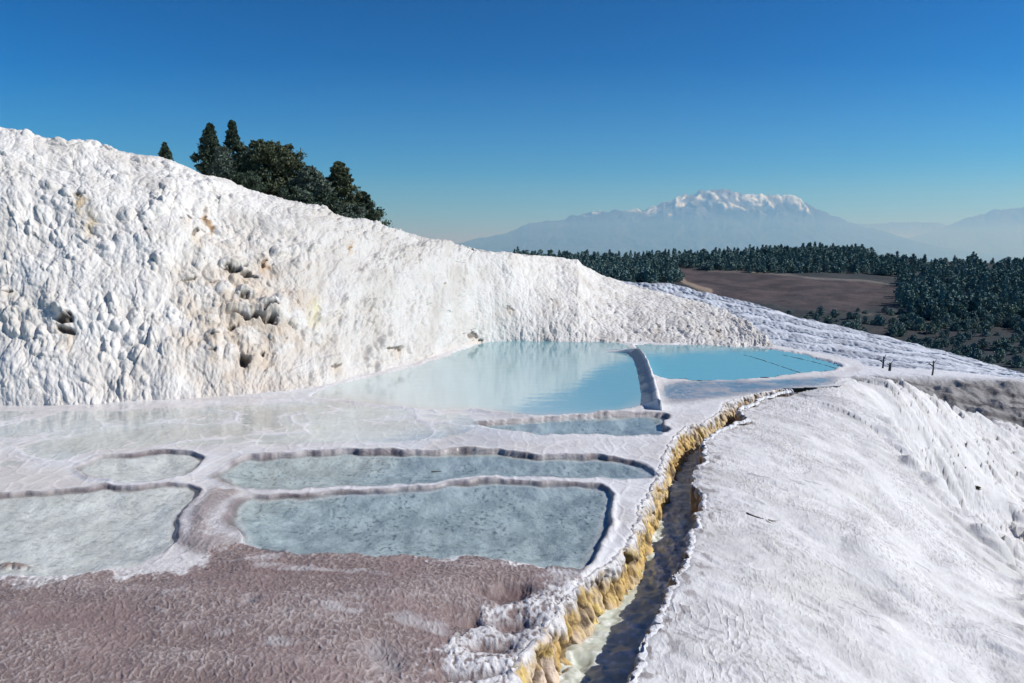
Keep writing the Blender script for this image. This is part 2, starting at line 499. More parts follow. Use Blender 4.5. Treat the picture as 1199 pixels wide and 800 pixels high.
# pool water, one sheet each
for nm, d, zw, kind in water_specs:
    kp = (d < .07) & (dR < -.05)
    Pz = np.stack([X, Y, np.full(shape, zw)], -1)[::2, ::2]
    if kind == 'milk':
        tq = np.array([.25, .50, .54]) if nm == 'A' else np.array([.21, .52, .57])
        tt = np.broadcast_to(tq, shape + (3,)).copy()
        if nm == 'A':
            refl_pale = np.clip(sstep(-2.6, -.1, d) * sstep(640, 520, GX) if False else (1 - sstep(440, 740, GX + (470 - GY) * 1.4)), 0, 1)
            tt = mix(tt, np.array([.74, .83, .78]), refl_pale * .95)  # paler milk on the left, with the cliff's reflection painted into it
            edge = (1 - sstep(360, 560, GX + 30 * fbm(X / 2, Y / 3, 3, 53))) * sstep(452, 476, GY) + sstep(-.7, 0, d) * .5 * sstep(460, 480, GY)
            tt = mix(tt, np.array([.66, .64, .57]), np.clip(edge, 0, 1))
        struct(grid_mesh('pool_water', Pz, M_POOL, tt[::2, ::2], kp[::2, ::2]))
    else:
        struct(grid_mesh('pool_water', Pz, M_PALE if nm in 'FG' else M_CLEAR, None, kp[::2, ::2]))

# thin films of water lying in the low spots of the upper shelf
def film_sheet(pp, dz):
    Pw = W(pp); d = sdf(WX, WY, Pw, 1.0)
    kp = (d < 0) & (dR < -.3)
    Pz = np.stack([X, Y, base_level(Y) + dz], -1)[::2, ::2]
    struct(grid_mesh('water_film', Pz, M_PALE, None, kp[::2, ::2]))
film_sheet([(-300, 488), (0, 486), (140, 484), (260, 478), (350, 470), (420, 478), (540, 489), (560, 500), (545, 518), (420, 522), (250, 524), (120, 528), (60, 545), (-100, 560), (-300, 570)], .008)
film_sheet([(775, 449), (890, 450), (975, 443), (978, 452), (900, 458), (850, 465), (790, 474), (772, 468)], .004)

# ------------------------------------------------------------------ channel banks and stream
def bank_strip(name, lip, sgn, ns, nt_, seed, lipw, depth, slant):
    C, s = resample(lip, ns)
    tg = np.gradient(C[:, :2], axis=0)
    for _ in range(4):
        tg = (np.roll(tg, 5, 0) + tg + np.roll(tg, -5, 0)) / 3
    tg /= np.linalg.norm(tg, axis=1)[:, None] + 1e-9
    nrm = np.stack([tg[:, 1], -tg[:, 0]], 1) * sgn          # towards the channel
    t = np.linspace(0, 1, nt_)
    S, TT = np.meshgrid(s, t, indexing='ij')
    a = .12                                                 # share of the profile that is the lip
    o = np.where(TT < a, -lipw + (lipw) * (TT / a), slant * ((TT - a) / (1 - a)) ** 1.1)
    z = np.where(TT < a, -.03 + .034 * np.sin(TT / a * 1.7), .0037 - depth * ((TT - a) / (1 - a)))
    k = sstep(a * .5, a * 1.6, TT)
    Dn = depth * np.clip(TT - a, 0, 1)
    f1, f2, i1 = worley(S / .16 + .9 * fbm(S / .5, Dn / .9, 3, seed + 11), Dn / .22 + .5 * fbm(S / .25, Dn / .25, 2, seed), seed)
    f3, f4, i2 = worley(S / .07, Dn / .12, seed + 3)
    dr = .095 * np.clip(1 - (f1 / .75) ** 2, 0, 1) ** .7 + .03 * (1 - f3 ** 2) + .06 * fbm(S / .5, Dn / .7, 3, seed + 5) + .012 * fbm(S / .05, Dn / .1, 2, seed + 6) - .06
    o = o + k * dr
    z = z + .014 * fbm(S / .10, TT * 7, 3, seed + 8) - .03 * (TT < .02)
    Px = C[:, None, 0] + nrm[:, None, 0] * o
    Py = C[:, None, 1] + nrm[:, None, 1] * o
    Pz = z + base_level(Py)
    return np.stack([Px, Py, Pz], -1), S, TT, f1, i1, f2

P, S, TT, f1, i1, f2 = bank_strip('bank', LIP_L, 1, 2600, 80, 201, .07, .85, .24)
ppx, ppy = proj(P)
och = mix(np.array([.60, .41, .15]), np.array([.70, .55, .34]), sstep(-.3, .5, fbm(S / .5, TT * 3, 4, 211)))
och = mix(och, np.array([.78, .60, .18]), sstep(.2, .6, fbm(S / .18, TT * 6, 3, 212)) * .8)
och = mix(och, np.array([.74, .60, .50]), sstep(690, 760, ppy) * sstep(-.2, .4, fbm(S / .4, TT * 3, 3, 216)) * .9)
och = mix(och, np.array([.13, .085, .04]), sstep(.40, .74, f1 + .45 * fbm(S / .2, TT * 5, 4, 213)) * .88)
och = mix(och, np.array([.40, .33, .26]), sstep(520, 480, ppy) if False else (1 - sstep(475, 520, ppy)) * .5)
top = 1 - sstep(.12, .34, TT + .20 * fbm(S / .3, TT * 2, 4, 214))
wh = mix(np.array([.74, .71, .68]), np.array([.34, .28, .24]), sstep(.25, .65, fbm(S / .12, TT * 8, 3, 215)) * .7)
T = mix(och, wh, top)
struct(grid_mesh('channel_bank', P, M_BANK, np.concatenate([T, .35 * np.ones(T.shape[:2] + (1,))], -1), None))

P, S, TT, f1, i1, f2 = bank_strip('bank', LIP_R, -1, 2600, 70, 301, .06, .85, -.02)
och = mix(np.array([.36, .24, .14]), np.array([.58, .44, .30]), sstep(-.3, .5, fbm(S / .12, TT * 2, 4, 311)))
och = mix(och, np.array([.10, .06, .05]), sstep(.45, .8, f1 + .2 * fbm(S / .2, TT * 5, 3, 313)) * .8)
top = 1 - sstep(.10, .18, TT + .10 * fbm(S / .2, TT * 2, 4, 314))
wh = mix(np.array([.74, .73, .73]), np.array([.16, .11, .10]), sstep(.2, .6, fbm(S / .15, TT * 8, 3, 315)) * .7 * sstep(.04, .1, TT))
T = mix(och, wh, top)
struct(grid_mesh('channel_bank', P, M_BANK, np.concatenate([T, .2 * np.ones(T.shape[:2] + (1,))], -1), None, flip=True))

# stream
n = 900
CL, s = resample(LIP_L, n); CR, _ = resample(LIP_R, n)
# pair by nearest
q = np.array([CR[np.argmin(np.linalg.norm(CR - c, axis=1))] for c in CL])
for _ in range(6):
    q[1:-1] = (q[:-2] + q[1:-1] + q[2:]) / 3
t = np.linspace(-.25, 1.25, 60)
P = CL[:, None] * (1 - t)[None, :, None] + q[:, None] * t[None, :, None]
P[..., 2] = -.52 + .02 * np.linspace(0, 1, n)[:, None]
sx, sy = P[..., 0], P[..., 1]
rapid = sstep(.05, .5, fbm(sx / .9, sy / 1.1, 2, 401))
turb = fbm(sx / .22 + .3 * perlin(sx / .1, sy / .1, 6), sy / .22, 4, 402)
P[..., 2] += turb * (.030 + .045 * rapid)
foam = sstep(.10, .60, fbm(sx / .09, sy / .11, 5, 403, .65) * .9 + rapid * .34 + turb * .50 - .06)
T = mix(np.array([.56, .60, .52]), np.array([.84, .85, .82]), foam)
T = mix(T, np.array([.48, .49, .38]), .5 * sstep(-.2, .5, fbm(sx / .5, sy / .5, 3, 404)))
struct(grid_mesh('stream', P, milky_water('stream_water', ((6, .012, 1), (22, .004, 1)), .14, .55), T, None))

# ------------------------------------------------------------------ right-hand slope
CP = [(700, 1010, 0), (736, 800, 0), (770, 717, 0), (806, 643, 0), (827, 586, 0), (835, 541, 0), (862, 500, 0), (884, 473, 0), (925, 459, 0), (985, 456, 0), (1008, 440, 0), (1035, 433, -.02),
      (900, 600, -.10), (900, 800, -.22), (900, 700, -.2), (900, 520, -.08), (950, 480, -.1), (1000, 700, -.62), (1000, 550, -.5), (950, 620, -.3), (1199, 800, -1.4), (1050, 800, -.75), (1050, 495, -.55), (1050, 455, -.25),
      (1085, 562, -1.35), (1140, 640, -2.0), (1199, 692, -2.5), (1105, 575, -3.0), (1150, 600, -3.9), (1199, 620, -4.6), (1110, 530, -2.3), (1150, 525, -3.1), (1100, 468, -1.5), (1150, 488, -3.0),
      (1199, 510, -4.5), (1400, 640, -8.5), (1400, 520, -9), (1400, 800, -3.2), (1700, 800, -6), (1700, 620, -14), (1300, 1000, -1.6)]
CPw = np.array([gp(a, b, c) for a, b, c in CP] + [(13, 31, -1.0), (14, 37, -3.2), (18, 44, -6.0), (26, 52, -8.5), (9.5, 31, -.4), (9, 40, -2.5), (40, 62, -12)])

def tps_fit(P, lam=.0015):
    A = P[:, :2] / 10; n = len(A)
    r2 = ((A[:, None] - A[None]) ** 2).sum(-1)
    K = .5 * r2 * np.log(r2 + 1e-9) + lam * np.eye(n)
    Q = np.concatenate([np.ones((n, 1)), A], 1)
    M = np.block([[K, Q], [Q.T, np.zeros((3, 3))]])
    sol = np.linalg.solve(M, np.concatenate([P[:, 2], np.zeros(3)]))
    return A, sol

def tps_eval(fit, X, Y):
    A, sol = fit
    x, y = X / 10, Y / 10
    out = sol[-3] + sol[-2] * x + sol[-1] * y
    for (ax, ay), w in zip(A, sol):
        r2 = (x - ax) ** 2 + (y - ay) ** 2
        out = out + w * .5 * r2 * np.log(r2 + 1e-9)
    return out

FIT = tps_fit(CPw)
az = np.linspace(math.atan((620 - 600) / F), math.atan((1780 - 600) / F), 1250)
rr = np.exp(np.linspace(math.log(4.2), math.log(75), 820))
A_, R_ = np.meshgrid(az, rr, indexing='ij')
X, Y = R_ * np.sin(A_), R_ * np.cos(A_)
Z = tps_eval(FIT, X, Y)
CREST = gp(*np.array([(700, 1010), (736, 800), (790, 690), (825, 590), (845, 530), (870, 490), (900, 466), (985, 456), (1040, 436), (1070, 433)], float).T)
CREST = np.concatenate([CREST, [(18, 36, 0), (26, 48, 0), (40, 66, 0)]])
dc, sa, _ = segdist(X, Y, chaikin(CREST, 1), False)
wx = sa + .25 * fbm(X / 1.3, Y / 1.3, 3, 501); wy = dc + .2 * fbm(X / 1.1, Y / 1.1, 3, 502)
steep = sstep(3.6, 6.0, dc + .8 * perlin(X / 3, Y / 3, 4))
st1 = fbm(wx / .42, wy / 1.7, 4, 503)
st2 = fbm(wx / .13, wy / .42, 3, 504)
f1, f2, idd = worley(wx / .16, wy / .11, 505)
gour = np.exp(-((f2 - f1) / .12) ** 2)
f1, f2, i3 = worley(wx / .8, wy / 2.4, 506)
drape = 1 - f1 ** 2
f1, f2, i4 = worley(wx / .42, wy / .75, 507)
knob = (1 - f1 ** 2)
mid = fbm(wx / .9, wy / 2.2, 3, 509)
ruff = .32 + .68 * sstep(-.15, .4, fbm(X / 1.6 + 7, Y / 2.4, 4, 510))
Z = Z + (.030 * st1 + .05 * mid * sstep(.3, 1.5, dc)) * (1 - steep) + .014 * st2 * ruff + .010 * gour * ruff * (1 - steep) + steep * (.40 * drape + .16 * knob + .12 * st1 + .10 * mid) - .3 * steep + .14 * fbm(X / 3.0, Y / 3.0, 3, 508) * sstep(.8, 3, dc) - .75 * np.exp(-((dc - 6.6) / 1.7) ** 2) * sstep(24, 20, Y) if False else Z + (.030 * st1 + .05 * mid * sstep(.3, 1.5, dc)) * (1 - steep) + .014 * st2 * ruff + .010 * gour * ruff * (1 - steep) + steep * (.40 * drape + .14 * knob + .16 * st1 + .22 * mid) - .30 * steep + .20 * fbm(X / 2.6, Y / 2.6, 3, 508) * sstep(.8, 3, dc)
# shoulder with a draped face: a short drop to the right of this line, then a knobby bowl
def fit_hit(pxx, pyy):
    Ds = np.linspace(6, 60, 1600); q_ = vp(pxx, pyy, Ds)
    zz_ = tps_eval(FIT, q_[:, 0], q_[:, 1])
    i_ = np.argmax(q_[:, 2] < zz_)
    return q_[i_]
SH = chaikin(np.array([fit_hit(a_, b_) for a_, b_ in [(1008, 452), (1030, 480), (1050, 510), (1068, 540), (1086, 566), (1118, 598), (1160, 642), (1199, 688), (1300, 800)]]), 2)
ds, ss, sside = segdist(X, Y, SH, False)
sdn = np.where(sside > 0, ds, -ds)
sdn = sdn + .20 * fbm(ss / .7, ds / 2.5, 3, 531) + .10 * fbm(ss / .22, ds / 1.2, 2, 532)
amp_s = np.interp(ss / ss.max(), [0, .12, .3, .45, .55, .8, 1], [.2, .5, 1.3, 1.8, 1.3, .9, .6])
f1, f2, i5 = worley(ss / .38, sdn / 1.5, 533)
flute = 1 - f1 ** 2
onface = sstep(-.6, .0, sdn) * (1 - sstep(1.2, 2.4, sdn))
Z = Z - amp_s * sstep(0, .75, sdn) * (1 - sstep(2.0, 6.5, sdn)) + amp_s * .38 * (flute - .5) * onface
bowl = sstep(.5, 1.6, sdn)
f1, f2, i6 = worley(wx / .55, wy / .95, 534); kb = (1 - f1 ** 2) * (.4 + i6)
f1, f2, i7 = worley(wx / .24, wy / .42, 535); ks = (1 - f1 ** 2) * (.4 + i7)
Z = Z + bowl * (.24 * kb + .10 * ks - .15)
# draped cave hollows
cpx, cpy = proj(np.stack([X, Y, Z], -1))
T = mix(np.array([.715, .695, .675]), np.array([.62, .60, .575]), sstep(-.2, .5, fbm(wx / 1.0, wy / 2.5, 4, 511)))
T = mix(T, np.array([.58, .55, .52]), sstep(.2, .8, fbm(wx / 1.2, wy / 4, 3, 512)) * .6 * steep)
T = mix(T, np.array([.52, .48, .44]), onface * (1 - sstep(.2, .6, flute)) * .5)
crk = sstep(.42, .62, fbm(wx / .09, wy / .55, 4, 513)) * sstep(-.1, .45, fbm(X / .9, Y / .9, 3, 514))
T = mix(T, np.array([.30, .28, .28]), crk * .65 * (1 - steep * .6))
T = T * (1 - .12 * (1 - gour) * (1 - steep) * sstep(0, .5, fbm(X / .7, Y / 1.1, 3, 515)))[..., None]
spk = sstep(.16, .45, fbm(X / .045, Y / .085, 2, 517)) * sstep(-.2, .3, fbm(X / 1.1, Y / 1.6, 4, 518))
T = mix(T, np.array([.36, .335, .32]), spk * .62 * (1 - .5 * steep))
lipd, _, side = segdist_near(X, Y, LIP_R)
left = side > 0
dl = np.where(left, -lipd, lipd)
Z -= .03 * (1 - sstep(-.02, .10, dl)) * (Y < 21.5)
edg = (1 - sstep(.1, .55, dl)) * (Y < 21)
T = mix(T, np.array([.24, .20, .19]), edg * sstep(.15, .5, fbm(X / .16, Y / .22, 4, 516)) * .75)
Z -= .0 + .10 * (Y > 21.5) * (1 - sstep(0, 1.2, np.abs(dl)))
keep = (dl > -.03) & ~((Y < 20) & left & (dl < -.03))
keep &= ~((cpx < 905) & (Y > 23))
keep &= ~inpoly(X, Y, np.concatenate([SHELF_EDGE[350:], [[-20, 60, 0], [-20, 18, 0]]]) - np.array([.35, .1, 0]))
struct(grid_mesh('slope', np.stack([X, Y, Z], -1), M_SLOPE, np.concatenate([T, .1 * np.ones(T.shape[:2] + (1,))], -1), keep, flip=True))

# ------------------------------------------------------------------ white cliff
def curve(pts):
    a = np.array(pts, float)
    return lambda x: np.interp(x, a[:, 0], a[:, 1])

crest_y = curve([(-700, 90), (-300, 128), (-60, 146), (0, 153), (28, 160), (40, 165), (80, 167), (115, 172), (150, 178), (200, 187), (240, 204), (300, 223), (350, 238), (400, 253), (450, 265), (520, 282), (570, 292), (620, 297.5), (660, 301.5), (677, 302.5), (683, 310),
                 (700, 321), (735, 333), (800, 347), (850, 362), (880, 379), (898, 395), (912, 411)])
base_y = curve([(-700, 492), (-200, 482), (0, 480), (100, 479), (200, 473), (280, 467), (330, 464), (365, 458), (450, 438), (520, 417), (540, 410), (556, 405), (575, 402.3), (600, 401.5), (700, 404), (740, 406), (800, 407.5), (870, 410.5), (912, 413)])
crest_D = curve([(-700, 30), (0, 27.5), (200, 29), (350, 31), (500, 35.5), (600, 39), (650, 43), (700, 46), (735, 47), (800, 45), (850, 41), (880, 37), (912, 32.2)])
u = np.concatenate([np.linspace(-620, -20, 160, endpoint=False), np.linspace(-20, 912, 1250)])
v = np.concatenate([np.linspace(0, 1, 470), np.linspace(1, 3.2, 60)[1:]])
B = gp(u, base_y(u)); B[:, 2] = -.12
Cc = vp(u, crest_y(u), crest_D(u))
U, V = np.meshgrid(u, v, indexing='ij')
tt = np.clip(V, 0, 1)
g = 1 - (1 - tt) ** 1.35
Hh = (Cc[:, 2] - B[:, 2])[:, None]
P = B[:, None] + (Cc - B)[:, None] * V[..., None]
dirs = Cc[:, None, :2] - B[:, None, :2]
ln = np.linalg.norm(dirs, axis=-1)
over = np.clip(V - 1, 0, 9)
# behind the crest the plateau rises gently; direction turns to straight away from the view
away = Cc[:, :2] / np.linalg.norm(Cc[:, :2], axis=1)[:, None]
P[..., :2] = B[:, None, :2] + dirs * tt[..., None] + (away[:, None] * over[..., None] * 22)
los = (Cc[:, 2] - EYE) / np.linalg.norm(Cc[:, :2], axis=1) - .03
P[..., 2] = B[:, None, 2] + Hh * g + over * 22 * los[:, None]
arc_u = np.concatenate([[0], np.cumsum(np.linalg.norm(np.diff((B + Cc) / 2, axis=0), axis=1))])[:, None] + 0 * V
dv = np.linalg.norm(np.diff(P, axis=1), axis=2)
arc_v = np.concatenate([np.zeros((len(u), 1)), np.cumsum(dv, axis=1)], 1)
du = np.gradient(P, axis=0); dv3 = np.gradient(P, axis=1)
nr = np.cross(du, dv3); nr /= np.linalg.norm(nr, axis=-1)[..., None] + 1e-9
if nr[700, 200, 1] > 0:
    nr = -nr
for _ in range(3):
    nr[1:-1] = (nr[:-2] + nr[1:-1] + nr[2:]) / 3
spx, spy = proj(P)
rgt = sstep(420, 640, U)
su = arc_u + .13 * fbm(arc_u / 1.4, arc_v / 1.4, 2, 601); sv = arc_v + .16 * fbm(arc_u / 1.4, arc_v / 1.4, 3, 602)
def dome(f, r, p=.75):
    return np.clip(1 - (f / r) ** 2, 0, 1) ** p
big = fbm(arc_u / 3.2, arc_v / 3.6, 3, 603)
f1, f2, ia = worley(su / .95, sv / 1.3, 604); L1 = (1 - f1 ** 2) * (.55 + .7 * ia)
sv2 = sv + .22 * L1
f1, f2, ib = worley(su / .44, sv2 / .62, 605); L2 = dome(f1, .62) * (.10 + 1.25 * ib ** 1.6); cre2 = f2 - f1
sv3 = sv2 + .12 * L2
f1, f2, ic = worley(su / .21, sv3 / .30, 606); L3 = dome(f1, .60) * (.15 + 1.2 * ic ** 1.5); cre3 = f2 - f1
f1, f2, idd = worley(su / .30, sv / .95, 608); L4 = 1 - f1 ** 2          # streaky drips on the right part
f1, f2, ie = worley(su / .11, sv3 / .16, 609); L5 = dome(f1, .60) * (.2 + ie)
patch = sstep(-.25, .35, fbm(arc_u / 2.2, arc_v / 2.0, 3, 607))               # where lumps are strong
fine = fbm(su / .12, sv / .18, 3, 610)
lump = .10 * L1 + (.025 + .125 * patch) * L2 + (.015 + .055 * patch) * L3 + .022 * L5 + .075 * L4 * (1 - patch * .6) + .010 * fine
rough = .06 * L1 + .07 * L4 + .028 * L3 + .018 * L5 + .012 * fine + .07 * patch * L2
disp = .22 * big * (1 - .4 * rgt) + lump * (1 - rgt) + rough * rgt
fade = sstep(0, .02, V) * .85 + .15
top = 1 - sstep(1.0, 1.12, V)
disp = (disp - .16) * fade * (.30 + .70 * top)
# ledges, overhangs and hollows
T = mix(np.array([.725, .695, .645]), np.array([.655, .615, .555]), sstep(-.3, .6, fbm(arc_u / 1.8, arc_v / 2.2, 4, 611)))
warm = np.exp(-(((spx - 285) / 90) ** 2 + ((spy - 385) / 90) ** 2))
T = mix(T, np.array([.58, .48, .37]), np.clip(warm * (.6 + 1.1 * fbm(arc_u / .8, arc_v / .8, 4, 612)), 0, .8))
lo = sstep(.35, .0, V) if False else (1 - sstep(0, .3, V))
T = mix(T, np.array([.70, .65, .585]), lo * .5 * sstep(-.2, .5, fbm(arc_u / .9, arc_v / .5, 3, 613)))
strk = sstep(.15, .6, fbm(arc_u / .13, arc_v / 1.3, 4, 615)) * sstep(-.1, .5, fbm(arc_u / 1.1, arc_v / 1.3, 3, 616))
T = mix(T, np.array([.50, .44, .36]), strk * .38)
T = T * (1 - .16 * sstep(230, 430, U) * (1 - .75 * sstep(520, 620, U)))[..., None]  # stretch darkened in the colour to tame its overexposed sunlight
crease = (1 - sstep(.0, .12, cre2)) * patch
T = mix(T, np.array([.52, .46, .39]), np.clip(crease * .30 * (1 - rgt) + .25 * rgt * (1 - sstep(0, .10, cre3)) * sstep(.1, .5, fbm(arc_u / .6, arc_v / .6, 3, 614)), 0, 1))
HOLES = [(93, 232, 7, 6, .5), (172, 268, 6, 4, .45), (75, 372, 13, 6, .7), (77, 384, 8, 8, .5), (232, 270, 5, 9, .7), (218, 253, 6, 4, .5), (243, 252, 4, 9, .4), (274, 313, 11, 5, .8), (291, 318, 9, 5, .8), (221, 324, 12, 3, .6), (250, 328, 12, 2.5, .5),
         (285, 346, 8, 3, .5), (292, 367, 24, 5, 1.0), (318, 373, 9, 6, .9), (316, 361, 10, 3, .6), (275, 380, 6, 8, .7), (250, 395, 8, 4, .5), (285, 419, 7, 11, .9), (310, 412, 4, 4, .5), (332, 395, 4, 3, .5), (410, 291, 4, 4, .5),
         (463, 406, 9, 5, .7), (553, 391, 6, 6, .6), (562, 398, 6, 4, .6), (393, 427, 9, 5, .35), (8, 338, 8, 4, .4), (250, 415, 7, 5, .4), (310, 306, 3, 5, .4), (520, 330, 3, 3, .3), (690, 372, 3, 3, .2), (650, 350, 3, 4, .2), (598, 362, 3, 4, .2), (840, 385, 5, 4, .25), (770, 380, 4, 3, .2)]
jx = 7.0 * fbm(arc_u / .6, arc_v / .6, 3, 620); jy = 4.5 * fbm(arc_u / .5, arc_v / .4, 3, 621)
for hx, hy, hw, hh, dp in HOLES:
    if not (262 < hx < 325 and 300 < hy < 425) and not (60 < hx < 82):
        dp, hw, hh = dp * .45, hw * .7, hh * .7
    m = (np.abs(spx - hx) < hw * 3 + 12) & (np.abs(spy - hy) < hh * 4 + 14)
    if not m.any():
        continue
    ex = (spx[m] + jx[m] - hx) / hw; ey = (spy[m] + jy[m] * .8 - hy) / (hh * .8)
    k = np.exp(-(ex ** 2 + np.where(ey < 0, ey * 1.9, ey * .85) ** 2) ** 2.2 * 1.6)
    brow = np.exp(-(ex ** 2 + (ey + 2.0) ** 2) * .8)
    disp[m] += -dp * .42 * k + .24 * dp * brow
    T[m] = mix(T[m], np.array([.035, .022, .014]), np.clip(k * 2.0, 0, 1) * min(1, .6 + dp * .5))  # hollow's shade deepened in the colour, nearly black
    st = np.exp(-(ex ** 2) * 1.2) * np.exp(-((ey - 2.5) / 2.2) ** 2)
    T[m] = mix(T[m], np.array([.60, .47, .32]), st * .45)
for hx, hy, hw, hh, c, a in [(93, 243, 6, 9, (.62, .45, .22), .7), (107, 262, 7, 14, (.66, .52, .32), .8), (243, 258, 4, 11, (.45, .26, .10), .8), (312, 312, 4, 8, (.5, .28, .12), .7), (366, 352, 4, 6, (.55, .40, .20), .7), (370, 366, 5, 14, (.66, .60, .36), .7),
                             (410, 291, 4, 5, (.50, .30, .12), .7), (230, 282, 8, 10, (.62, .52, .38), .6), (300, 420, 30, 24, (.58, .48, .38), .45), (300, 452, 36, 12, (.62, .53, .44), .6), (300, 330, 40, 16, (.68, .58, .46), .4), (420, 470, 30, 3, (.5, .38, .33), .5)]:
    k = np.exp(-((spx + jx - hx) / hw) ** 2 - ((spy + jy - hy) / hh) ** 2)
    T = mix(T, np.array(c), np.clip(k * (1 + .6 * fbm(arc_u / .3, arc_v / .5, 3, 622)), 0, 1) * a)
# stepped block ledges in the stained patch
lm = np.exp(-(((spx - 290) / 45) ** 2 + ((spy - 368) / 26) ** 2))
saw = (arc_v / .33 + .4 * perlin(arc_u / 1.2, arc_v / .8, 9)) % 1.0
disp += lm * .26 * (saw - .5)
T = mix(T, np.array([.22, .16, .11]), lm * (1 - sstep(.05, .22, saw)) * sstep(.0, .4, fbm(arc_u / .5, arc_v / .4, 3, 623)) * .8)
P = P + nr * disp[..., None]
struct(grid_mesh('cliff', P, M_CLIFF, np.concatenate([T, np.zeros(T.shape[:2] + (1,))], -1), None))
CLIFF_CREST = (u, Cc)

# ------------------------------------------------------------------ curved pool barrier and dividers
M_CURB = tint_mat('barrier_travertine', ((10, .02), (40, .006)), .14)
def wall_along(name, outer_px, inner_px, zt, zb, tints, label, cat, n=160):
    o, _ = resample(W(outer_px, zt, 2, False), n)
    i, _ = resample(W(inner_px, zb, 2, False), n)
    d = (i - o)[:, :2]; wdt = np.linalg.norm(d, axis=1)[:, None]; d = d / (wdt + 1e-9)
    prof = []
    # right foot, right face, crown, sloped left face, foot under water
    for k, (off, z) in enumerate([(-.16, -.10), (-.13, zt * .55), (-.08, zt - .03), (0, zt), (.06, zt - .02)]):
        prof.append(np.concatenate([o[:, :2] + d * off, np.full((n, 1), z)], 1))
    for f_ in (.25, .5, .75, 1.0, 1.2):
        p = o * (1 - f_) + i * f_
        p[:, 2] = zt - .02 + (zb - zt - .0) * f_
        prof.append(p)
    P = np.stack(prof, 1)
    rmp = sstep(0, .22, np.linspace(0, 1, n))[:, None]
    P[..., 2] = P[..., 2] * rmp + np.minimum(P[..., 2], .03) * (1 - rmp)
    P[..., 2] += .012 * perlin(P[..., 0] * 3, P[..., 1] * 3, 7)
    P[..., 0] += .02 * perlin(P[..., 0] * 2, P[..., 1] * 2, 8)
    T = np.zeros(P.shape[:2] + (4,))
    for k in range(P.shape[1]):
        T[:, k, :3] = tints[0] if k < 5 else tints[1]
    # close the near end with a cap row collapsed to its foot
    end = P[-1:].copy(); end[..., 1] -= .10; end[..., 2] = -.1
    st = P[:1].copy(); st[..., 2] = -.1
    P = np.concatenate([st, P, end]); T = np.concatenate([T[:1], T, T[-1:]])
    T[-2:, :, :3] = tints[0]
    o_ = grid_mesh(name, P, M_CURB, T, None)
    return tag(o_, label, cat)

wall_along('pool_barrier', [(690, 403.5), (715, 403.5), (738, 404.5), (750, 408), (757, 419), (763, 435), (768, 452), (771, 467)],
           [(690, 406.5), (715, 407.5), (730, 410), (738, 416), (742, 428), (745, 445), (747, 460), (746, 475)], .36, .03, ((.76, .74, .73), (.33, .40, .44)),  # second tint: blue-grey shade painted on the sloped left face
           'curved pale stone barrier standing between the two turquoise pools', 'barrier')
wall_along('pool_divider', [(858, 412.5), (880, 417), (905, 425), (938, 436)], [(854, 413), (875, 418), (899, 426), (930, 437)], .078, .05, ((.24, .54, .59), (.25, .55, .60)),
           'low sunken divider crossing the right turquoise pool, nearest the cliff end', 'barrier')
wall_along('pool_divider', [(902, 411.5), (930, 418), (960, 425), (984, 432)], [(899, 412), (925, 418.5), (953, 425.5), (976, 433)], .078, .05, ((.26, .56, .60), (.27, .57, .61)),
           'low sunken divider at the far right end of the turquoise pool', 'barrier')

# ------------------------------------------------------------------ far terraces
tu = curve([(400, 300), (600, 300), (660, 302), (700, 322), (735, 327.5), (770, 329), (800, 335.5), (850, 347), (870, 351.5), (950, 373), (1030, 391), (1100, 409), (1199, 437), (1300, 462), (1500, 500)])
tl = curve([(400, 420), (800, 420), (905, 423), (1000, 428), (1100, 433), (1199, 444), (1300, 466), (1500, 505)])
uu = np.linspace(560, 1450, 900); vv = np.linspace(0, 1, 420)
U, V = np.meshgrid(uu, vv, indexing='ij')
D = 100 + 34 * V
nst = 5.4
wv = V * nst + .30 * fbm(U / 60, V * 2, 3, 701) + .12 * fbm(U / 16, V * 5, 3, 702) - (U - 900) / 260 * V
fl = np.floor(wv); fr = wv - fl
Vs = (fl + sstep(.28, .72, fr) - (wv - V * nst)) / nst
Vs = np.clip(V * .18 + Vs * .82, -.1, 1.0)
yb, yt = tl(U), tu(U)
zz0 = vp(U, yb, 100.)[..., 2]; zz1 = vp(U, yt, 134.)[..., 2]
z = zz0 + (zz1 - zz0) * Vs
Px = (U - 599.5) / F / CT * D * (CT ** 2 + 0) if False else vp(U, (yb + yt) / 2, D)[..., 0]
f1, f2, ii = worley(Px / .75, D / 2.0 + z / .7, 703)
lumps = (1 - f1 ** 2)
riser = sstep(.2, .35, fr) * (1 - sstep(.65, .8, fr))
z = z + (.13 * lumps * (.3 + riser) + .20 * fbm(Px / 3.5, D / 3, 4, 704)) - .3
P = np.stack([Px, D - riser * .8 * lumps, z], -1)
T = mix(np.array([.66, .69, .74]), np.array([.52, .55, .60]), sstep(-.3, .4, fbm(Px / 5, D / 3, 4, 705)))
T = mix(T, np.array([.24, .27, .32]), riser * (.45 + .4 * fbm(Px / 2.2, z / 1.2, 4, 707)))  # shade of the risers below each tread, painted as a darker tint
T = mix(T, np.array([.36, .36, .38]), sstep(.25, .7, fbm(Px / 6 + 4, z * 1.2, 4, 706)) * .55 * (U < 1000) + .12)
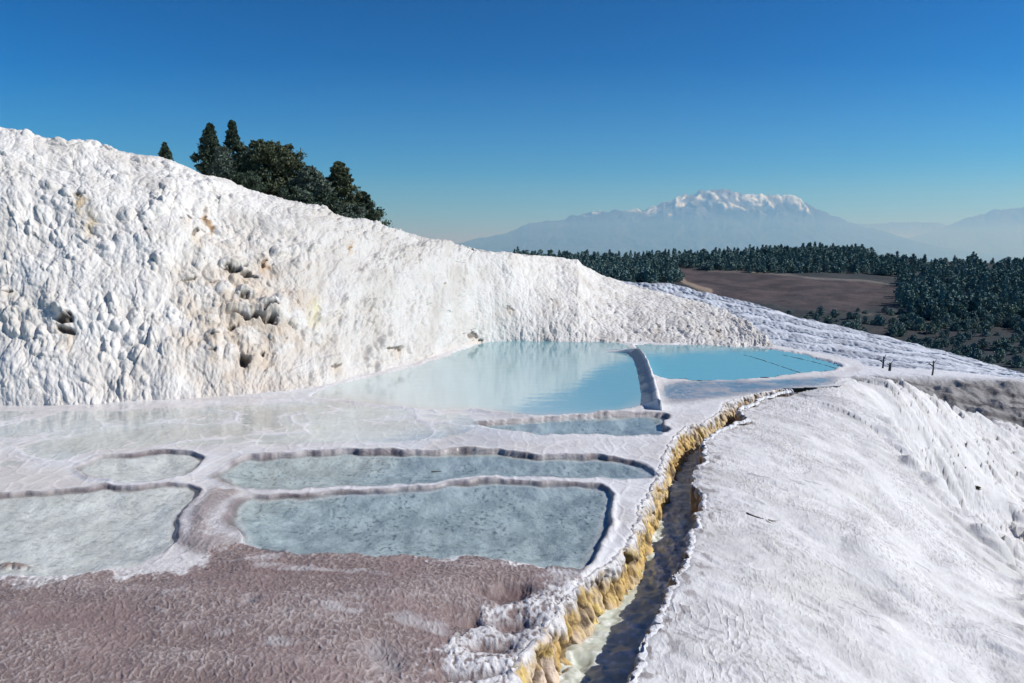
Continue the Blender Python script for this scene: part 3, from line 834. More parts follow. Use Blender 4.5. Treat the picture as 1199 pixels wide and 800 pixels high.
# front apron: white flat strip then a brown bank with its shade painted into the tint
ap = np.linspace(0, 1, 150)
UA, VA = np.meshgrid(uu, ap, indexing='ij')
DA = 62 + 38 * VA
yA = np.interp(VA.ravel(), [0, .3, .62, .70, 1.0], [560, 500, 450, 440.5, 431]).reshape(VA.shape) + (tl(UA) - 431) * sstep(.6, 1, VA) + (UA - 1120) * .05 * (1 - VA)
yA = np.maximum(yA, tl(UA))
PA = vp(UA, yA, DA)
PA[..., 2] += (.5 * fbm(PA[..., 0] / 2.5, DA / 4, 4, 711) - .2) * (1 - sstep(.62, .72, VA)) + .06 * fbm(PA[..., 0] / 2, DA / 2, 3, 712)
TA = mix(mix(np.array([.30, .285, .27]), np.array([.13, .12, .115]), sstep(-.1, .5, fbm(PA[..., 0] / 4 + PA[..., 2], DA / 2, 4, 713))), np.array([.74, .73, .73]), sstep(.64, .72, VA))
back = np.linspace(0, 1, 30)[1:]
UB, VB = np.meshgrid(uu, back, indexing='ij')
endp = P[:, -1]
PB = np.stack([endp[:, None, 0] * (1 + VB * .5), endp[:, None, 1] + VB * 70, endp[:, None, 2] - VB * 42], -1)
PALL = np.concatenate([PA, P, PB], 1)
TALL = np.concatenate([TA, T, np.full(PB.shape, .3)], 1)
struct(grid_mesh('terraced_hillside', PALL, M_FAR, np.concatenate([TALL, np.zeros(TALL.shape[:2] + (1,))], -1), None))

# ------------------------------------------------------------------ hills beyond
sky_y = curve([(200, 303), (560, 301), (620, 300), (700, 303), (790, 302), (840, 299), (890, 297), (950, 294), (1000, 295), (1040, 302), (1080, 307), (1120, 306), (1199, 309), (1350, 306), (1700, 305)])
KT = [0, .2, .45, .7, .88, 1.0]
KD = [170, 300, 430, 600, 780, 900]
def hill_pt(U, V):
    D = np.interp(V, KT, KD)
    y0 = sky_y(U)
    y = np.interp(V, [0, .2, .45, .7, .88, 1.0], [470, 415, 363, 328, 312, 300]) + np.where(V > .7, (y0 - 300) * (V - .7) / .3, 0)
    return vp(U, y, D)
uu = np.linspace(350, 1750, 700); vv = np.linspace(0, 1.12, 380)
U, V = np.meshgrid(uu, vv, indexing='ij')
P = hill_pt(U, np.clip(V, 0, 1))
ov = np.clip(V - 1, 0, 1)
P[..., 1] += ov * 3000; P[..., 0] *= (1 + ov * 3.3); P[..., 2] -= ov * 900
spx, spy = proj(P)
P[..., 2] += 1.2 * fbm(P[..., 0] / 40, P[..., 1] / 40, 4, 801) * (V < 1.0)
grass = mix(np.array([.024, .034, .034]), np.array([.044, .046, .042]), sstep(-.3, .4, fbm(P[..., 0] / 30, P[..., 1] / 45, 4, 802)))
fieldp = [(792, 314), (830, 317), (900, 320), (950, 326), (1040, 332), (1054, 338), (1047, 352), (1035, 363), (1000, 367), (940, 362), (880, 354), (840, 349), (818, 341), (798, 331)]
fd = sdf(spx, spy, np.array(fieldp, float), 30)
soil = mix(np.array([.052, .037, .035]), np.array([.092, .066, .060]), sstep(-.4, .4, fbm(spx / 40, spy / 5, 4, 803)))
T = mix(grass, soil, 1 - sstep(-1.2, 1.2, fd + 1.5 * fbm(spx / 10, spy / 6, 3, 804)))
# pale verge along the top of the field, dirt roads, bare patches
vd, _, _ = segdist(spx, spy, np.array([(830, 316.5), (900, 319.5), (950, 325.5), (1040, 331.5)], float), False)
T = mix(T, np.array([.22, .19, .16]), np.exp(-(vd / 1.3) ** 2) * .8)
rd, _, _ = segdist(spx, spy, np.array([(793, 314), (794, 322), (803, 331), (816, 338), (832, 343)], float), False)
T = mix(T, np.array([.36, .27, .19]), np.exp(-(rd / 2.6) ** 4))
rd, _, _ = segdist(spx, spy, np.array([(980, 366), (1040, 371), (1110, 378), (1199, 384)], float), False)
T = mix(T, np.array([.17, .145, .12]), np.exp(-(rd / 1.3) ** 2) * .8)
for cx, cy, rx, ry, c, a in [(1075, 384, 45, 6, (.15, .10, .075), .9), (1120, 393, 25, 5, (.13, .10, .075), .7), (1028, 303, 20, 2.5, (.24, .20, .16), .9), (905, 299, 8, 2, (.12, .15, .05), .8), (700, 304, 60, 1.2, (.09, .12, .04), .8), (1175, 376, 14, 6, (.28, .26, .24), .8),
                             (1050, 352, 25, 8, (.025, .03, .03), .6)]:
    T = mix(T, np.array(c), np.clip(np.exp(-((spx - cx) / rx) ** 2 - ((spy - cy) / ry) ** 2) * (1 + .8 * fbm(spx / 8, spy / 4, 3, 806)), 0, 1) * a)
scr = sstep(350, 366, spy) * sstep(.0, .3, fbm(spx / 14, spy / 4.5, 4, 805))
T = mix(T, np.array([.022, .028, .030]), np.maximum(scr * .8, sstep(980, 1100, spx) * sstep(356, 376, spy) * .9))
struct(grid_mesh('hills', P, M_HILL, np.concatenate([T, np.zeros(T.shape[:2] + (1,))], -1), None))

# valley floor out to the horizon
gv = np.array([[-60000, 900, -190], [60000, 900, -190], [60000, 60000, -190], [-60000, 60000, -190]], float)
struct(raw_mesh('valley_floor', gv, [[0, 1, 2, 3]], plain('valley_fields', (.12, .13, .09), .3, .002)))

# ------------------------------------------------------------------ mountains
def mountain_mat():
    m, nt, out = new_mat('mountain_rock'); L = nt.links.new
    b = N(nt, 'ShaderNodeBsdfPrincipled', Roughness=.95); b.inputs['Specular IOR Level'].default_value = .1
    at = N(nt, 'ShaderNodeAttribute', attribute_name='tint'); L(at.outputs['Color'], b.inputs['Base Color'])
    L(b.outputs[0], out.inputs['Surface'])
    return m
M_MT = mountain_mat()
def mountain(name, pts, Dc, Df, snow, seed, amp, tint0):
    c = curve(pts); a = np.array(pts, float)
    uu = np.linspace(a[0, 0], a[-1, 0], 620); vv = np.linspace(0, 1.25, 240)
    U, V = np.meshgrid(uu, vv, indexing='ij')
    zc = vp(uu, c(uu) , Dc)[:, 2]
    zc = zc + (zc + 190) * (.018 * fbm(uu / 7, uu * 0, 4, seed))
    D = Df + (Dc - Df) * V
    h = (zc[:, None] + 190)
    prof = np.where(V <= 1, np.clip(V, 0, 1) ** 1.35, 1 - (V - 1) * 2)
    xs = (U - 599.5) / F * Dc
    n1 = fbm(xs / 1300 + .5 * fbm(xs / 1100, D / 1100, 3, seed + 1), D / 1300 + xs / 2400, 6, seed + 2, .58)
    rid = 1 - np.abs(n1) * 1.6
    env = np.clip(V, 0, 1) * (1 - .72 * np.clip(V, 0, 1) ** 5)
    z = -190 + h * prof + amp * h * env * (rid - .7)
    x = (U - 599.5) / F * D
    P = np.stack([x, D, z], -1)
    T = np.broadcast_to(np.array(tint0), P.shape).copy()
    if snow:
        zz = z + 260 * fbm(xs / 420, D / 420, 5, seed + 5, .6) + 160 * (rid - .7)
        lim = np.interp(U, [700, 760, 800, 860, 920, 960], [900, 880, 800, 830, 880, 1000])
        T = mix(T, np.array([.80, .92, 1.0]), sstep(lim - 60, lim + 160, zz) * (.18 + .82 * sstep(.15, .75, 1 - 2.1 * np.abs(fbm((xs + .9 * z) / 520 + .25 * fbm(xs / 300, z / 300, 3, seed + 8), (z - .4 * xs) / 1700, 4, seed + 6, .55)))))
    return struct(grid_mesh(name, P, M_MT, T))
mountain('mountain', [(380, 303), (460, 299), (520, 290), (560, 279), (600, 270), (620, 261), (650, 257), (690, 249), (720, 244), (745, 245), (768, 239), (790, 230), (815, 224), (845, 222.5), (862, 226), (880, 229), (900, 228), (920, 228),
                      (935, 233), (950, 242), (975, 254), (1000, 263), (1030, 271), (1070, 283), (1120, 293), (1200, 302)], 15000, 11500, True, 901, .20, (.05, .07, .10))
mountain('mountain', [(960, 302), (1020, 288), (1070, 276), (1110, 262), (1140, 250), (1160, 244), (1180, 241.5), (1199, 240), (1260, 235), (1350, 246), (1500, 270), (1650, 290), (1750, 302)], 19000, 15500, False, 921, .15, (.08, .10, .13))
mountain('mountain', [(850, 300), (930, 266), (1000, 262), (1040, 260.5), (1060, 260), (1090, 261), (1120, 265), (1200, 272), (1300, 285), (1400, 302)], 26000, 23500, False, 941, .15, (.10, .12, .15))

# valley haze: real air volumes between the hills and the mountains
def haze(name, y0, y1, z1, dens, col, aniso=.2):
    m, nt, out = new_mat(name + '_air')
    vs = N(nt, 'ShaderNodeVolumeScatter', Density=dens, Anisotropy=aniso); vs.inputs['Color'].default_value = (*col, 1)
    nt.links.new(vs.outputs[0], out.inputs['Volume'])
    x = 42000; z0 = -185
    V = [(-x, y0, z0), (x, y0, z0), (x, y1, z0), (-x, y1, z0), (-x, y0, z1), (x, y0, z1), (x, y1, z1), (-x, y1, z1)]
    Fc = [(0, 3, 2, 1), (4, 5, 6, 7), (0, 1, 5, 4), (1, 2, 6, 5), (2, 3, 7, 6), (3, 0, 4, 7)]
    return struct(raw_mesh(name, V, Fc, m, smooth=False))
haze('valley_haze', 2500, 30000, 620, 1 / 4800, (.27, .56, .95))
haze('upper_haze', 2400, 31000, 2600, 1 / 32000, (.28, .57, .98))

# ------------------------------------------------------------------ trees on the cliff
M_BARK = plain('bark', (.10, .075, .055), .4, 6)
M_LEAF1 = plain('dark_cypress_leaf', (.050, .075, .048), .45, 3)
M_LEAF2 = plain('olive_pine_leaf', (.080, .096, .052), .45, 3)
M_LEAF3 = plain('grey_green_leaf', (.095, .125, .095), .40, 3)
M_LEAF4 = plain('forest_leaf', (.115, .165, .175), .45, .6)

def leaf_quads(C, size, rs, up=.3):
    n = len(C)
    a = rs.normal(size=(n, 3)); a[:, 2] += up; a /= np.linalg.norm(a, axis=1)[:, None]
    b = np.cross(a, rs.normal(size=(n, 3))); b /= np.linalg.norm(b, axis=1)[:, None] + 1e-9
    sz = size * rs.uniform(.6, 1.5, (n, 1))
    V = np.stack([C - a * sz, C + b * sz * .45, C + a * sz, C - b * sz * .45], 1)
    return V.reshape(-1, 3), np.arange(4 * n).reshape(-1, 4)

def trunk_mesh(name, h, r, limbs, parent, rs):
    Vs, Fs, off = [], [], 0
    def tube(p0, p1, r0, r1, k=7, seg=5):
        nonlocal off
        p0 = np.array(p0, float); p1 = np.array(p1, float)
        d = p1 - p0; d /= np.linalg.norm(d)
        a = np.cross(d, [.3, .9, .1]); a /= np.linalg.norm(a); b = np.cross(d, a)
        for i in range(seg + 1):
            t = i / seg; c = p0 + (p1 - p0) * t + np.array([.03 * math.sin(5 * t), .03 * math.cos(4 * t), 0]) * h * .1
            rr_ = r0 + (r1 - r0) * t
            for j in range(k):
                w = 2 * math.pi * j / k
                Vs.append(c + (a * math.cos(w) + b * math.sin(w)) * rr_)
        for i in range(seg):
            for j in range(k):
                Fs.append([off + i * k + j, off + i * k + (j + 1) % k, off + (i + 1) * k + (j + 1) % k, off + (i + 1) * k + j])
        off += (seg + 1) * k
    tube((0, 0, -.6), (0, 0, h), r, r * .18)
    for p1, z0 in limbs:
        tube((0, 0, z0), p1, r * .35, r * .08, 5, 4)
    return raw_mesh(name, np.array(Vs), Fs, M_BARK, parent)

def clump_tree(name, loc, h, prof, clumps, per, leaf, mat, label, seed, clump_r=.35, up=.3, style='shell'):
    """prof(t) -> crown radius; clump centres on the shell and inside, leaves round each"""
    rs = np.random.RandomState(seed)
    root = empty(name, loc); tag(root, label, 'shrub' if name == 'shrub' else 'tree', 'trees behind the cliff top')
    if style == 'bough':
        nb = max(9, clumps // 9)
        bt = rs.uniform(.03, .97, nb) ** .9; ba = rs.uniform(0, 2 * math.pi, nb)
        br = prof(bt) * rs.uniform(.35, 1.12, nb)
        bc = np.stack([br * np.cos(ba), br * np.sin(ba), bt * h], 1)
        own = rs.randint(0, nb, clumps)
        sp = prof(bt)[own][:, None] * .40
        Cn = bc[own] + rs.normal(size=(clumps, 3)) * np.array([1, 1, .55]) * np.maximum(sp, .12)
        Cn[:, 2] = np.clip(Cn[:, 2], -.1, h)
        tt_ = np.clip(Cn[:, 2] / h, 0, 1)
        lead = rs.choice(clumps, clumps // 12, replace=False)                # a few clumps along the leader
        Cn[lead] = np.stack([rs.normal(size=len(lead)) * .06, rs.normal(size=len(lead)) * .06, rs.uniform(.55, 1.0, len(lead)) * h], 1)
        t = np.clip(Cn[:, 2] / h, 0, 1)
    else:
        t = rs.uniform(.02, 1, clumps) ** .8
        ang = rs.uniform(0, 2 * math.pi, clumps)
        lump = 1 + .22 * np.sin(ang * 2 + t * 9 + seed) + .20 * np.sin(ang * 3 - t * 17 + seed) + .12 * np.sin(t * 41 + seed)
        rad = prof(t) * lump * np.sqrt(rs.uniform(.2, 1.15, clumps))
        Cn = np.stack([rad * np.cos(ang), rad * np.sin(ang), t * h], 1)
    rr_ = .8 * clump_r * rs.uniform(.45, 1.25, clumps) * np.clip(prof(t) / (prof(np.array([.4]))[0] + 1e-6), .35, 1.1)
    off = rs.normal(size=(clumps, per, 3)) * .5
    C = Cn[:, None] + off * rr_[:, None, None] * np.array([1, 1, .8])
    V, Fc = leaf_quads(C.reshape(-1, 3), leaf, rs, up)
    raw_mesh('crown', V, Fc, mat, root, smooth=False)
    lim = [((Cn[i, 0] * .7, Cn[i, 1] * .7, Cn[i, 2]), max(.15 * h, Cn[i, 2] * .7)) for i in rs.choice(clumps, 14, replace=False)]
    trunk_mesh('trunk', h * .93, .04 * h, lim, root, rs)
    return root

cyp = lambda w: (lambda t: w * np.minimum(1, (t + .12) * 3.2) * np.clip(1 - t, 0, 1) ** .62 * 1.05 + .05)
spire = lambda w: (lambda t: w * np.clip(1.04 - t, 0, 1) ** .9)
ovate = lambda w: (lambda t: w * np.clip(.35 + t * 3.2, 0, 1) * np.clip(1.03 - t, 0, 1) ** .55)
oval = lambda w: (lambda t: w * np.sqrt(np.clip(1 - ((t - .42) / .60) ** 2, 0.01, 1)))
def on_crest(pxx, D, drop=6):
    return tuple(vp(pxx, float(crest_y(pxx)) + drop, D))
def hpx(pix, D):
    return pix / F * D
TREES = [
 ('conifer_tree', 194, 62, 26, spire(.62), 70, 45, .11, M_LEAF1, 'small lone conifer tip poking above the white cliff, left of the grove', .28, 9),
 ('cypress_tree', 248, 66, 64, cyp(1.18), 330, 60, .10, M_LEAF1, 'tall dark columnar cypress at the left end of the grove', .34, 6),
 ('spire_tree', 275, 72, 78, spire(1.75), 330, 60, .11, M_LEAF1, 'tallest dark spire-topped tree, second from the left in the grove', .42, 8),
 ('juniper_tree', 262, 62, 46, ovate(.95), 200, 60, .11, M_LEAF3, 'grey-green bushy tree between the cypress and the tallest spire', .40, 10),
 ('pine_tree', 321, 66, 78, oval(2.35), 430, 70, .13, M_LEAF2, 'widest olive-green pine with a ragged spreading crown, middle of the grove', .55, 18),
 ('juniper_tree', 297, 64, 54, ovate(1.25), 220, 60, .12, M_LEAF1, 'dark pointed tree between the tallest spire and the spreading pine', .45, 12),
 ('juniper_tree', 364, 64, 60, ovate(2.25), 360, 65, .12, M_LEAF3, 'broad grey-green tree with a blunt point, right of the spreading pine', .50, 16),
 ('cypress_tree', 399, 66, 70, ovate(1.75), 340, 65, .11, M_LEAF2, 'olive-green pointed tree with sunlit right side, third from the right end', .42, 10),
 ('juniper_tree', 425, 68, 46, ovate(1.85), 240, 60, .11, M_LEAF1, 'small dark pointed tree at the right end of the grove', .40, 14),
]
TREES += [
 ('shrub', 343, 63, 26, oval(1.25), 90, 55, .10, M_LEAF1, 'low dark shrub on the crest between the spreading pine and the blunt grey-green tree', .40, 10),
 ('shrub', 384, 63, 30, oval(1.2), 90, 55, .10, M_LEAF1, 'low dark shrub on the crest at the foot of the olive-green pointed tree', .40, 10),
 ('shrub', 284, 61, 24, oval(1.2), 90, 55, .10, M_LEAF1, 'low dark shrub on the crest at the foot of the tallest spire', .40, 9),
 ('shrub', 412, 64, 24, oval(1.1), 80, 55, .10, M_LEAF3, 'low grey-green shrub on the crest beside the right end tree of the grove', .40, 9),
]
for i, (nm, pxx, D, hp, pf, ncl, per, leaf, mat, lab, cr, drop) in enumerate(TREES):
    clump_tree(nm, on_crest(pxx, D, drop), hpx(hp, D), pf, ncl, per, leaf, mat, lab, 40 + i, cr, style='bough' if nm == 'pine_tree' else 'shell')
# slender post at the right of the grove
def post(name, loc, h, r, label, cat, mat, branch=None):
    k = 8; Vs = []; Fs = []
    zs = [(-.3, 1.1), (0, 1.05), (h * .5, .9), (h * .97, .8), (h, .5)]
    for j, (z, s) in enumerate(zs):
        for i in range(k):
            w = 2 * math.pi * i / k
            Vs.append((r * s * math.cos(w) + .04 * h * math.sin(z / h * 3), r * s * math.sin(w), z))
    for j in range(len(zs) - 1):
        for i in range(k):
            Fs.append([j * k + i, j * k + (i + 1) % k, (j + 1) * k + (i + 1) % k, (j + 1) * k + i])
    Fs.append([(len(zs) - 1) * k + i for i in (0, 2, 4, 6)])
    for (p0, p1, r0) in (branch or []):
        p0 = np.array(p0); p1 = np.array(p1); b0 = len(Vs)
        d = p1 - p0; d = d / np.linalg.norm(d); a = np.cross(d, [.2, .9, .3]); a /= np.linalg.norm(a); c = np.cross(d, a)
        for t, s in ((0, 1), (.5, .8), (1, .35)):
            for i in range(6):
                w = 2 * math.pi * i / 6
                Vs.append(p0 + (p1 - p0) * t + np.array([0, 0, .08 * h * t * (1 - t)]) + (a * math.cos(w) + c * math.sin(w)) * r0 * s)
        for j in range(2):
            for i in range(6):
                Fs.append([b0 + j * 6 + i, b0 + j * 6 + (i + 1) % 6, b0 + (j + 1) * 6 + (i + 1) % 6, b0 + (j + 1) * 6 + i])
    o = raw_mesh(name, np.array([tuple(v_) for v_ in Vs]), Fs, mat)
    o.location = loc
    return tag(o, label, cat)
M_WOOD = plain('weathered_wood', (.09, .075, .065), .4, 12)
post('wooden_post', on_crest(446, 60, 5), hpx(11, 60), .06, 'thin short post on the cliff top beside the grove', 'post', plain('pale_post', (.35, .33, .31), .2, 9), [((0, 0, .4), (.0, -.02, .75), .03)])

def slope_z(x, y):
    return float(tps_eval(FIT, np.array([x]), np.array([y]))[0])
def on_slope(pxx, pyy):
    lo_, hi_ = 5., 60.
    dx, dy, dz = [float(q_) for q_ in ray(pxx, pyy)]
    for i in range(600):
        D = lo_ + (hi_ - lo_) * i / 599
        k = D / dy
        if EYE + dz * k < slope_z(dx * k, D) - .02:
            return (dx * k, D, slope_z(dx * k, D) - .06)
    return (dx * k, D, EYE + dz * k)
p = vp(1092, 436.5, 90.)
post('dead_sapling', tuple(p - np.array([0, 0, .15])), 1.6, .10, 'dark upright dead trunk with side twigs on the white flat, rightmost', 'dead tree', M_WOOD, [((0, 0, .9), (-.75, .1, 1.45), .08), ((0, 0, 1.1), (.4, 0, 1.75), .06), ((-.3, 0, 1.15), (-.9, 0, 1.05), .05)])
p = vp(1034, 428, 80.)
post('dead_sapling', tuple(p), .95, .09, 'leaning dead stump with one raised twig, left of three on the white flat', 'dead tree', M_WOOD, [((0, 0, .3), (-.7, .1, .75), .07), ((0, 0, .5), (.25, 0, 1.2), .06)])
p = vp(1042, 431, 78.)
post('dead_sapling', tuple(p), .55, .13, 'short dark broken stump between the leaning stump and the upright trunk', 'dead tree', M_WOOD, [((0, 0, .3), (.3, .1, .7), .06), ((0, 0, .2), (-.35, 0, .45), .06)])

# twig on the white slope
def twig(name, p0, p1, r, label, bend, forks):
    p0 = np.array(p0, float); p1 = np.array(p1, float); Vs = []; Fs = []
    def tube(a0, a1, r0, r1, bnd, seg=9, k=6):
        b0 = len(Vs); d = a1 - a0; L_ = np.linalg.norm(d); d = d / L_
        sd = np.cross(d, [0, 0, 1]); sd /= np.linalg.norm(sd); upv = np.cross(sd, d)
        for i in range(seg + 1):
            t = i / seg; c = a0 + (a1 - a0) * t + sd * bnd * L_ * math.sin(math.pi * t) + sd * .02 * L_ * math.sin(9 * t)
            rr_ = r0 + (r1 - r0) * t
            for j in range(k):
                w = 2 * math.pi * j / k
                Vs.append(c + (sd * math.cos(w) + upv * math.sin(w)) * rr_)
        for i in range(seg):
            for j in range(k):
                Fs.append([b0 + i * k + j, b0 + i * k + (j + 1) % k, b0 + (i + 1) * k + (j + 1) % k, b0 + (i + 1) * k + j])
    tube(p0, p1, r, r * .4, bend)
    for t, off, l in forks:
        c = p0 + (p1 - p0) * t; d = (p1 - p0) / np.linalg.norm(p1 - p0)
        sd = np.cross(d, [0, 0, 1])
        tube(c, c + (d * .7 + sd * off) * l, r * .6, r * .2, .1)
    return tag(raw_mesh(name, np.array(Vs), Fs, M_WOOD), label, 'twig')
a = np.array(on_slope(874, 603)); b = np.array(on_slope(908, 616)); a[2] += .075; b[2] += .075
twig('twig', a, b, .012, 'thin curved dry twig lying on the white slope right of the channel', .12, [(.55, .5, .22), (.75, -.4, .2)])
a = gp(505, 552.5, -.01); b = gp(517, 551.8, -.01)
twig('twig', a, b, .014, 'small dark twig floating in the long middle pool', .05, [(.5, .3, .06)])

# dark scrub tufts on the right slope
def tuft(loc, r, label):
    rs = np.random.RandomState(int(abs(loc[0]) * 100))
    root_loc = loc
    C = rs.normal(size=(260, 3)) * np.array([r, r, r * .6]) * .5 + np.array([0, 0, r * .45])
    C[:, 2] = np.abs(C[:, 2])
    V, Fc = leaf_quads(C, r * .28, rs, .8)
    o = raw_mesh('scrub_plant', V, Fc, M_LEAF2, smooth=False); o.location = root_loc
    return tag(o, label, 'plant')
tuft(on_slope(1125, 511), .08, 'tiny dark scrub tuft on the bright right slope')
tuft(on_slope(1144, 573), .09, 'dark green scrub tuft in a hollow low on the right slope')

# ------------------------------------------------------------------ forest on the hills
def forest_leaf():
    m, nt, out = new_mat('forest_leaf'); L = nt.links.new
    b = N(nt, 'ShaderNodeBsdfPrincipled', Roughness=.9); b.inputs['Specular IOR Level'].default_value = .15
    oi = N(nt, 'ShaderNodeObjectInfo')
    n = N(nt, 'ShaderNodeTexNoise', Scale=.13, Detail=3.0); L(objcoord(nt), n.inputs['Vector'])
    ad = N(nt, 'ShaderNodeMath', operation='ADD'); L(oi.outputs['Random'], ad.inputs[0]); L(n.outputs['Fac'], ad.inputs[1])
    fr = N(nt, 'ShaderNodeMath', operation='FRACT'); L(ad.outputs[0], fr.inputs[0])
    cr = N(nt, 'ShaderNodeValToRGB'); L(fr.outputs[0], cr.inputs['Fac'])
    e = cr.color_ramp.elements
    e[0].position = 0; e[0].color = (.10, .165, .155, 1); e[1].position = 1; e[1].color = (.22, .28, .21, 1)  # bluish tinge in the leaf colour stands in for distance haze
    k = e.new(.5); k.color = (.15, .23, .21, 1)
    L(cr.outputs[0], b.inputs['Base Color']); L(b.outputs[0], out.inputs['Surface'])
    return m
M_LEAF4 = forest_leaf()
def conifer_variant(seed, h=10.0, w=2.1, n=420, rnd=False):
    rs = np.random.RandomState(seed)
    t = rs.uniform(0.02, 1, n) ** .9
    lay = np.round(t * 8) / 8 * .45 + t * .55
    ang = rs.uniform(0, 6.283, n)
    pr = np.sqrt(np.clip(1 - ((t - .4) / .62) ** 2, 0.02, 1)) if rnd else np.clip(1.04 - t, 0, 1) ** .62 * np.clip(.45 + t * 4, 0, 1)
    rad = w * pr * np.sqrt(rs.uniform(.15, 1, n)) * (1 + .35 * np.sin(ang * 3 + t * 12 + seed) + .2 * np.sin(ang * 2 - t * 7))
    C = np.stack([rad * np.cos(ang), rad * np.sin(ang), lay * h + .3], 1)
    V, Fc = leaf_quads(C, .66, rs, -.1)
    w_ = np.arange(4) * math.pi / 2; b0 = len(V)
    lo_ = np.stack([.22 * np.cos(w_), .22 * np.sin(w_), np.zeros(4) - .4], 1)
    hi_ = np.stack([.05 * np.cos(w_), .05 * np.sin(w_), np.zeros(4) + h * 1.02], 1)
    q_ = [[b0 + k, b0 + (k + 1) % 4, b0 + 4 + (k + 1) % 4, b0 + 4 + k] for k in range(4)]
    return np.concatenate([V, lo_, hi_]), np.concatenate([Fc, np.array(q_)])
VARS = [conifer_variant(70 + k, h_, w_, 520, r_) for k, (h_, w_, r_) in enumerate(((9.5, 2.4, False), (8.5, 3.0, False), (10.5, 2.7, False), (7.0, 3.2, True), (8.0, 2.9, True), (5.5, 3.0, True)))]
zones = [  # pixel-free plan zones given as (u0,u1,v0,v1,count) on the hill sheet
    ((1052, 1420), (.40, .70), 620), ((590, 800), (.66, 1.0), 900), ((800, 1060), (.77, 1.0), 900), ((1060, 1420), (.70, 1.0), 620), ((890, 1040), (.95, 1.0), 120), ((1060, 1420), (.14, .34), 150), ((1040, 1420), (.32, .42), 240), ((880, 1060), (.30, .44), 60), ((640, 720), (.6, .75), 50)]
cand = []
for (u0, u1), (v0, v1), n in zones:
    for k in range(n):
        a = RS.uniform(u0, u1); b = RS.uniform(v0, v1)
        p = hill_pt(np.array(a), np.array(b)); sx_, sy_ = proj(p)
        if inpoly(np.array([float(sx_)]), np.array([float(sy_)]), np.array(fieldp))[0]:
            continue
        if (abs(sx_ - 1030) < 24 and abs(sy_ - 303) < 3.0):
            continue
        sc = RS.uniform(.55, 1.2) * (1.0 if v0 >= .4 else .6)
        cand.append((float(p[1]), p, sc, RS.uniform(0, 6.28), RS.randint(6) if v0 >= .4 else RS.randint(3, 6)))
cand.sort(key=lambda c: c[0])
inview = [c for c in cand if 0 < proj(c[1])[0] < 1230]
near_ids = set(id(c) for c in inview[:285])
protos = []
for k, (V, Fc) in enumerate(VARS):
    me = raw_mesh('conifer_tree', V, Fc, M_LEAF4, smooth=False)
    protos.append(me)
used = [False] * 6
rest_V, rest_F, off = [], [], 0
for c in cand:
    D, p, sc, rz, k = c
    if id(c) in near_ids:
        o = protos[k] if not used[k] else protos[k].copy()
        if used[k]:
            COL.objects.link(o)
        used[k] = True
        o.location = (p[0], p[1], p[2] - .5); o.rotation_euler = (0, 0, rz); o.scale = (sc, sc, sc * 1.05)
        tag(o, 'dark green conifer among the front trees of the hillside forest', 'tree', 'conifers of the hillside forest')
    else:
        V, Fc = VARS[k]
        sel = RS.choice(len(Fc) - 4, 170, replace=False)
        Vv = V[:-8].reshape(-1, 4, 3)[sel].reshape(-1, 3).copy()
        mid = Vv.reshape(-1, 4, 3).mean(1, keepdims=True)
        Vv = (mid + (Vv.reshape(-1, 4, 3) - mid) * 1.45).reshape(-1, 3)
        ca, sa_ = math.cos(rz), math.sin(rz)
        Vv = np.stack([Vv[:, 0] * ca - Vv[:, 1] * sa_, Vv[:, 0] * sa_ + Vv[:, 1] * ca, Vv[:, 2] * 1.05], 1) * sc + p - np.array([0, 0, .5])
        rest_V.append(Vv); rest_F.append(np.arange(len(Vv)).reshape(-1, 4) + off); off += len(Vv)
fo = raw_mesh('forest', np.concatenate(rest_V), np.concatenate(rest_F), M_LEAF4, smooth=False)
tag(fo, 'distant dark conifer forest covering the hills below the mountains', 'forest'); fo['kind'] = 'stuff'

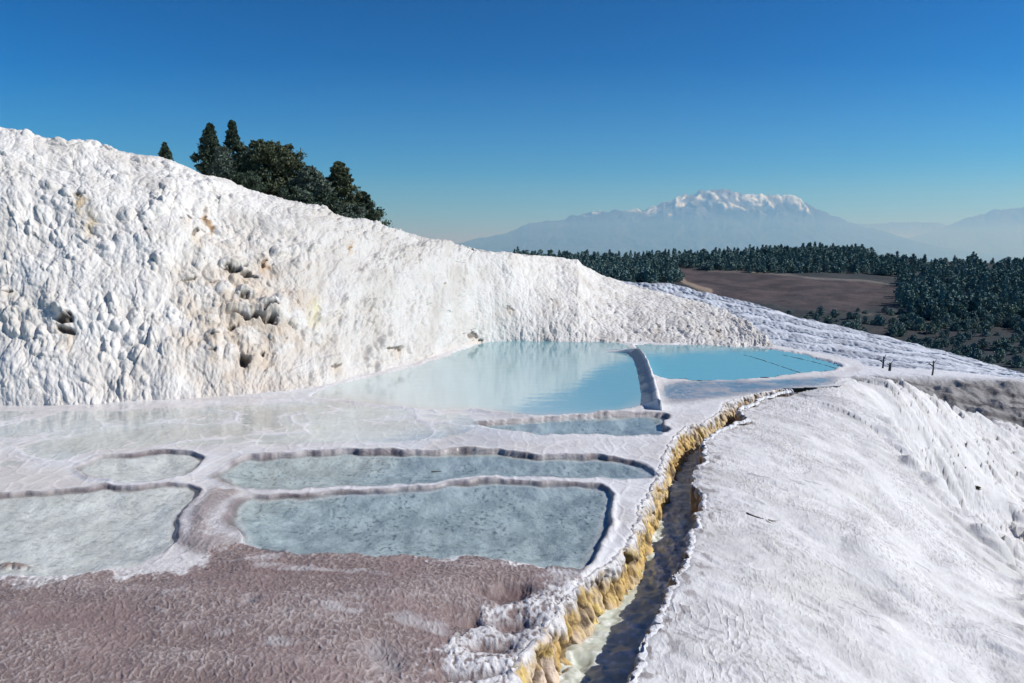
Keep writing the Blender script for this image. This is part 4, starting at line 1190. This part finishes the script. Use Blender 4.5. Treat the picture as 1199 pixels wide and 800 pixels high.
# ------------------------------------------------------------------ sky, sun, camera
SUN_EL, SUN_AZ = math.radians(38), math.radians(95)          # azimuth measured from the view axis (+Y) towards +X
w = bpy.data.worlds.new('World'); scene.world = w; w.use_nodes = True
nt = w.node_tree; nt.nodes.clear()
sk = nt.nodes.new('ShaderNodeTexSky'); sk.sky_type = 'NISHITA'; sk.sun_disc = False
sk.sun_elevation = SUN_EL; sk.sun_rotation = SUN_AZ
sk.altitude = 1200; sk.air_density = 1.0; sk.dust_density = .1; sk.ozone_density = 4.0
hs = nt.nodes.new('ShaderNodeHueSaturation'); hs.inputs['Saturation'].default_value = 1.22
bg = nt.nodes.new('ShaderNodeBackground'); bg.inputs['Strength'].default_value = .10
ou = nt.nodes.new('ShaderNodeOutputWorld')
v1 = nt.nodes.new('ShaderNodeVectorMath'); v1.operation = 'SCALE'; v1.inputs['Scale'].default_value = .1
gm = nt.nodes.new('ShaderNodeGamma'); gm.inputs['Gamma'].default_value = 1.42
v2 = nt.nodes.new('ShaderNodeVectorMath'); v2.operation = 'SCALE'; v2.inputs['Scale'].default_value = 11.2
nt.links.new(sk.outputs[0], v1.inputs[0]); nt.links.new(v1.outputs[0], gm.inputs['Color']); nt.links.new(gm.outputs[0], v2.inputs[0])
v3 = nt.nodes.new('ShaderNodeVectorMath'); v3.operation = 'MULTIPLY'; v3.inputs[1].default_value = (.64, .93, 1.10)
nt.links.new(v2.outputs[0], v3.inputs[0]); nt.links.new(v3.outputs[0], hs.inputs['Color']); nt.links.new(hs.outputs[0], bg.inputs['Color']); nt.links.new(bg.outputs[0], ou.inputs['Surface'])
sd = bpy.data.lights.new('sun', 'SUN'); sd.energy = 4.5; sd.angle = math.radians(.53); sd.color = (1, .965, .915)
so = bpy.data.objects.new('sun', sd); link(so)
from mathutils import Vector
dvec = Vector((math.sin(SUN_AZ) * math.cos(SUN_EL), math.cos(SUN_AZ) * math.cos(SUN_EL), math.sin(SUN_EL)))
so.rotation_euler = dvec.to_track_quat('Z', 'Y').to_euler()
so.location = (30, 0, 40)

cam = bpy.data.cameras.new('camera'); co = bpy.data.objects.new('camera', cam); link(co)
cam.sensor_width = 36; cam.lens = F / PW * 36; cam.clip_start = .1; cam.clip_end = 120000
co.location = (0, 0, EYE); co.rotation_euler = (math.pi / 2 - TH, 0, 0)
scene.camera = co
scene.view_settings.view_transform = 'Standard'; scene.view_settings.look = 'None'; scene.view_settings.exposure = 0
cy = scene.cycles
cy.use_denoising = True
cy.max_bounces = 6; cy.diffuse_bounces = 3; cy.glossy_bounces = 3; cy.transmission_bounces = 2; cy.transparent_max_bounces = 8; cy.volume_bounces = 1
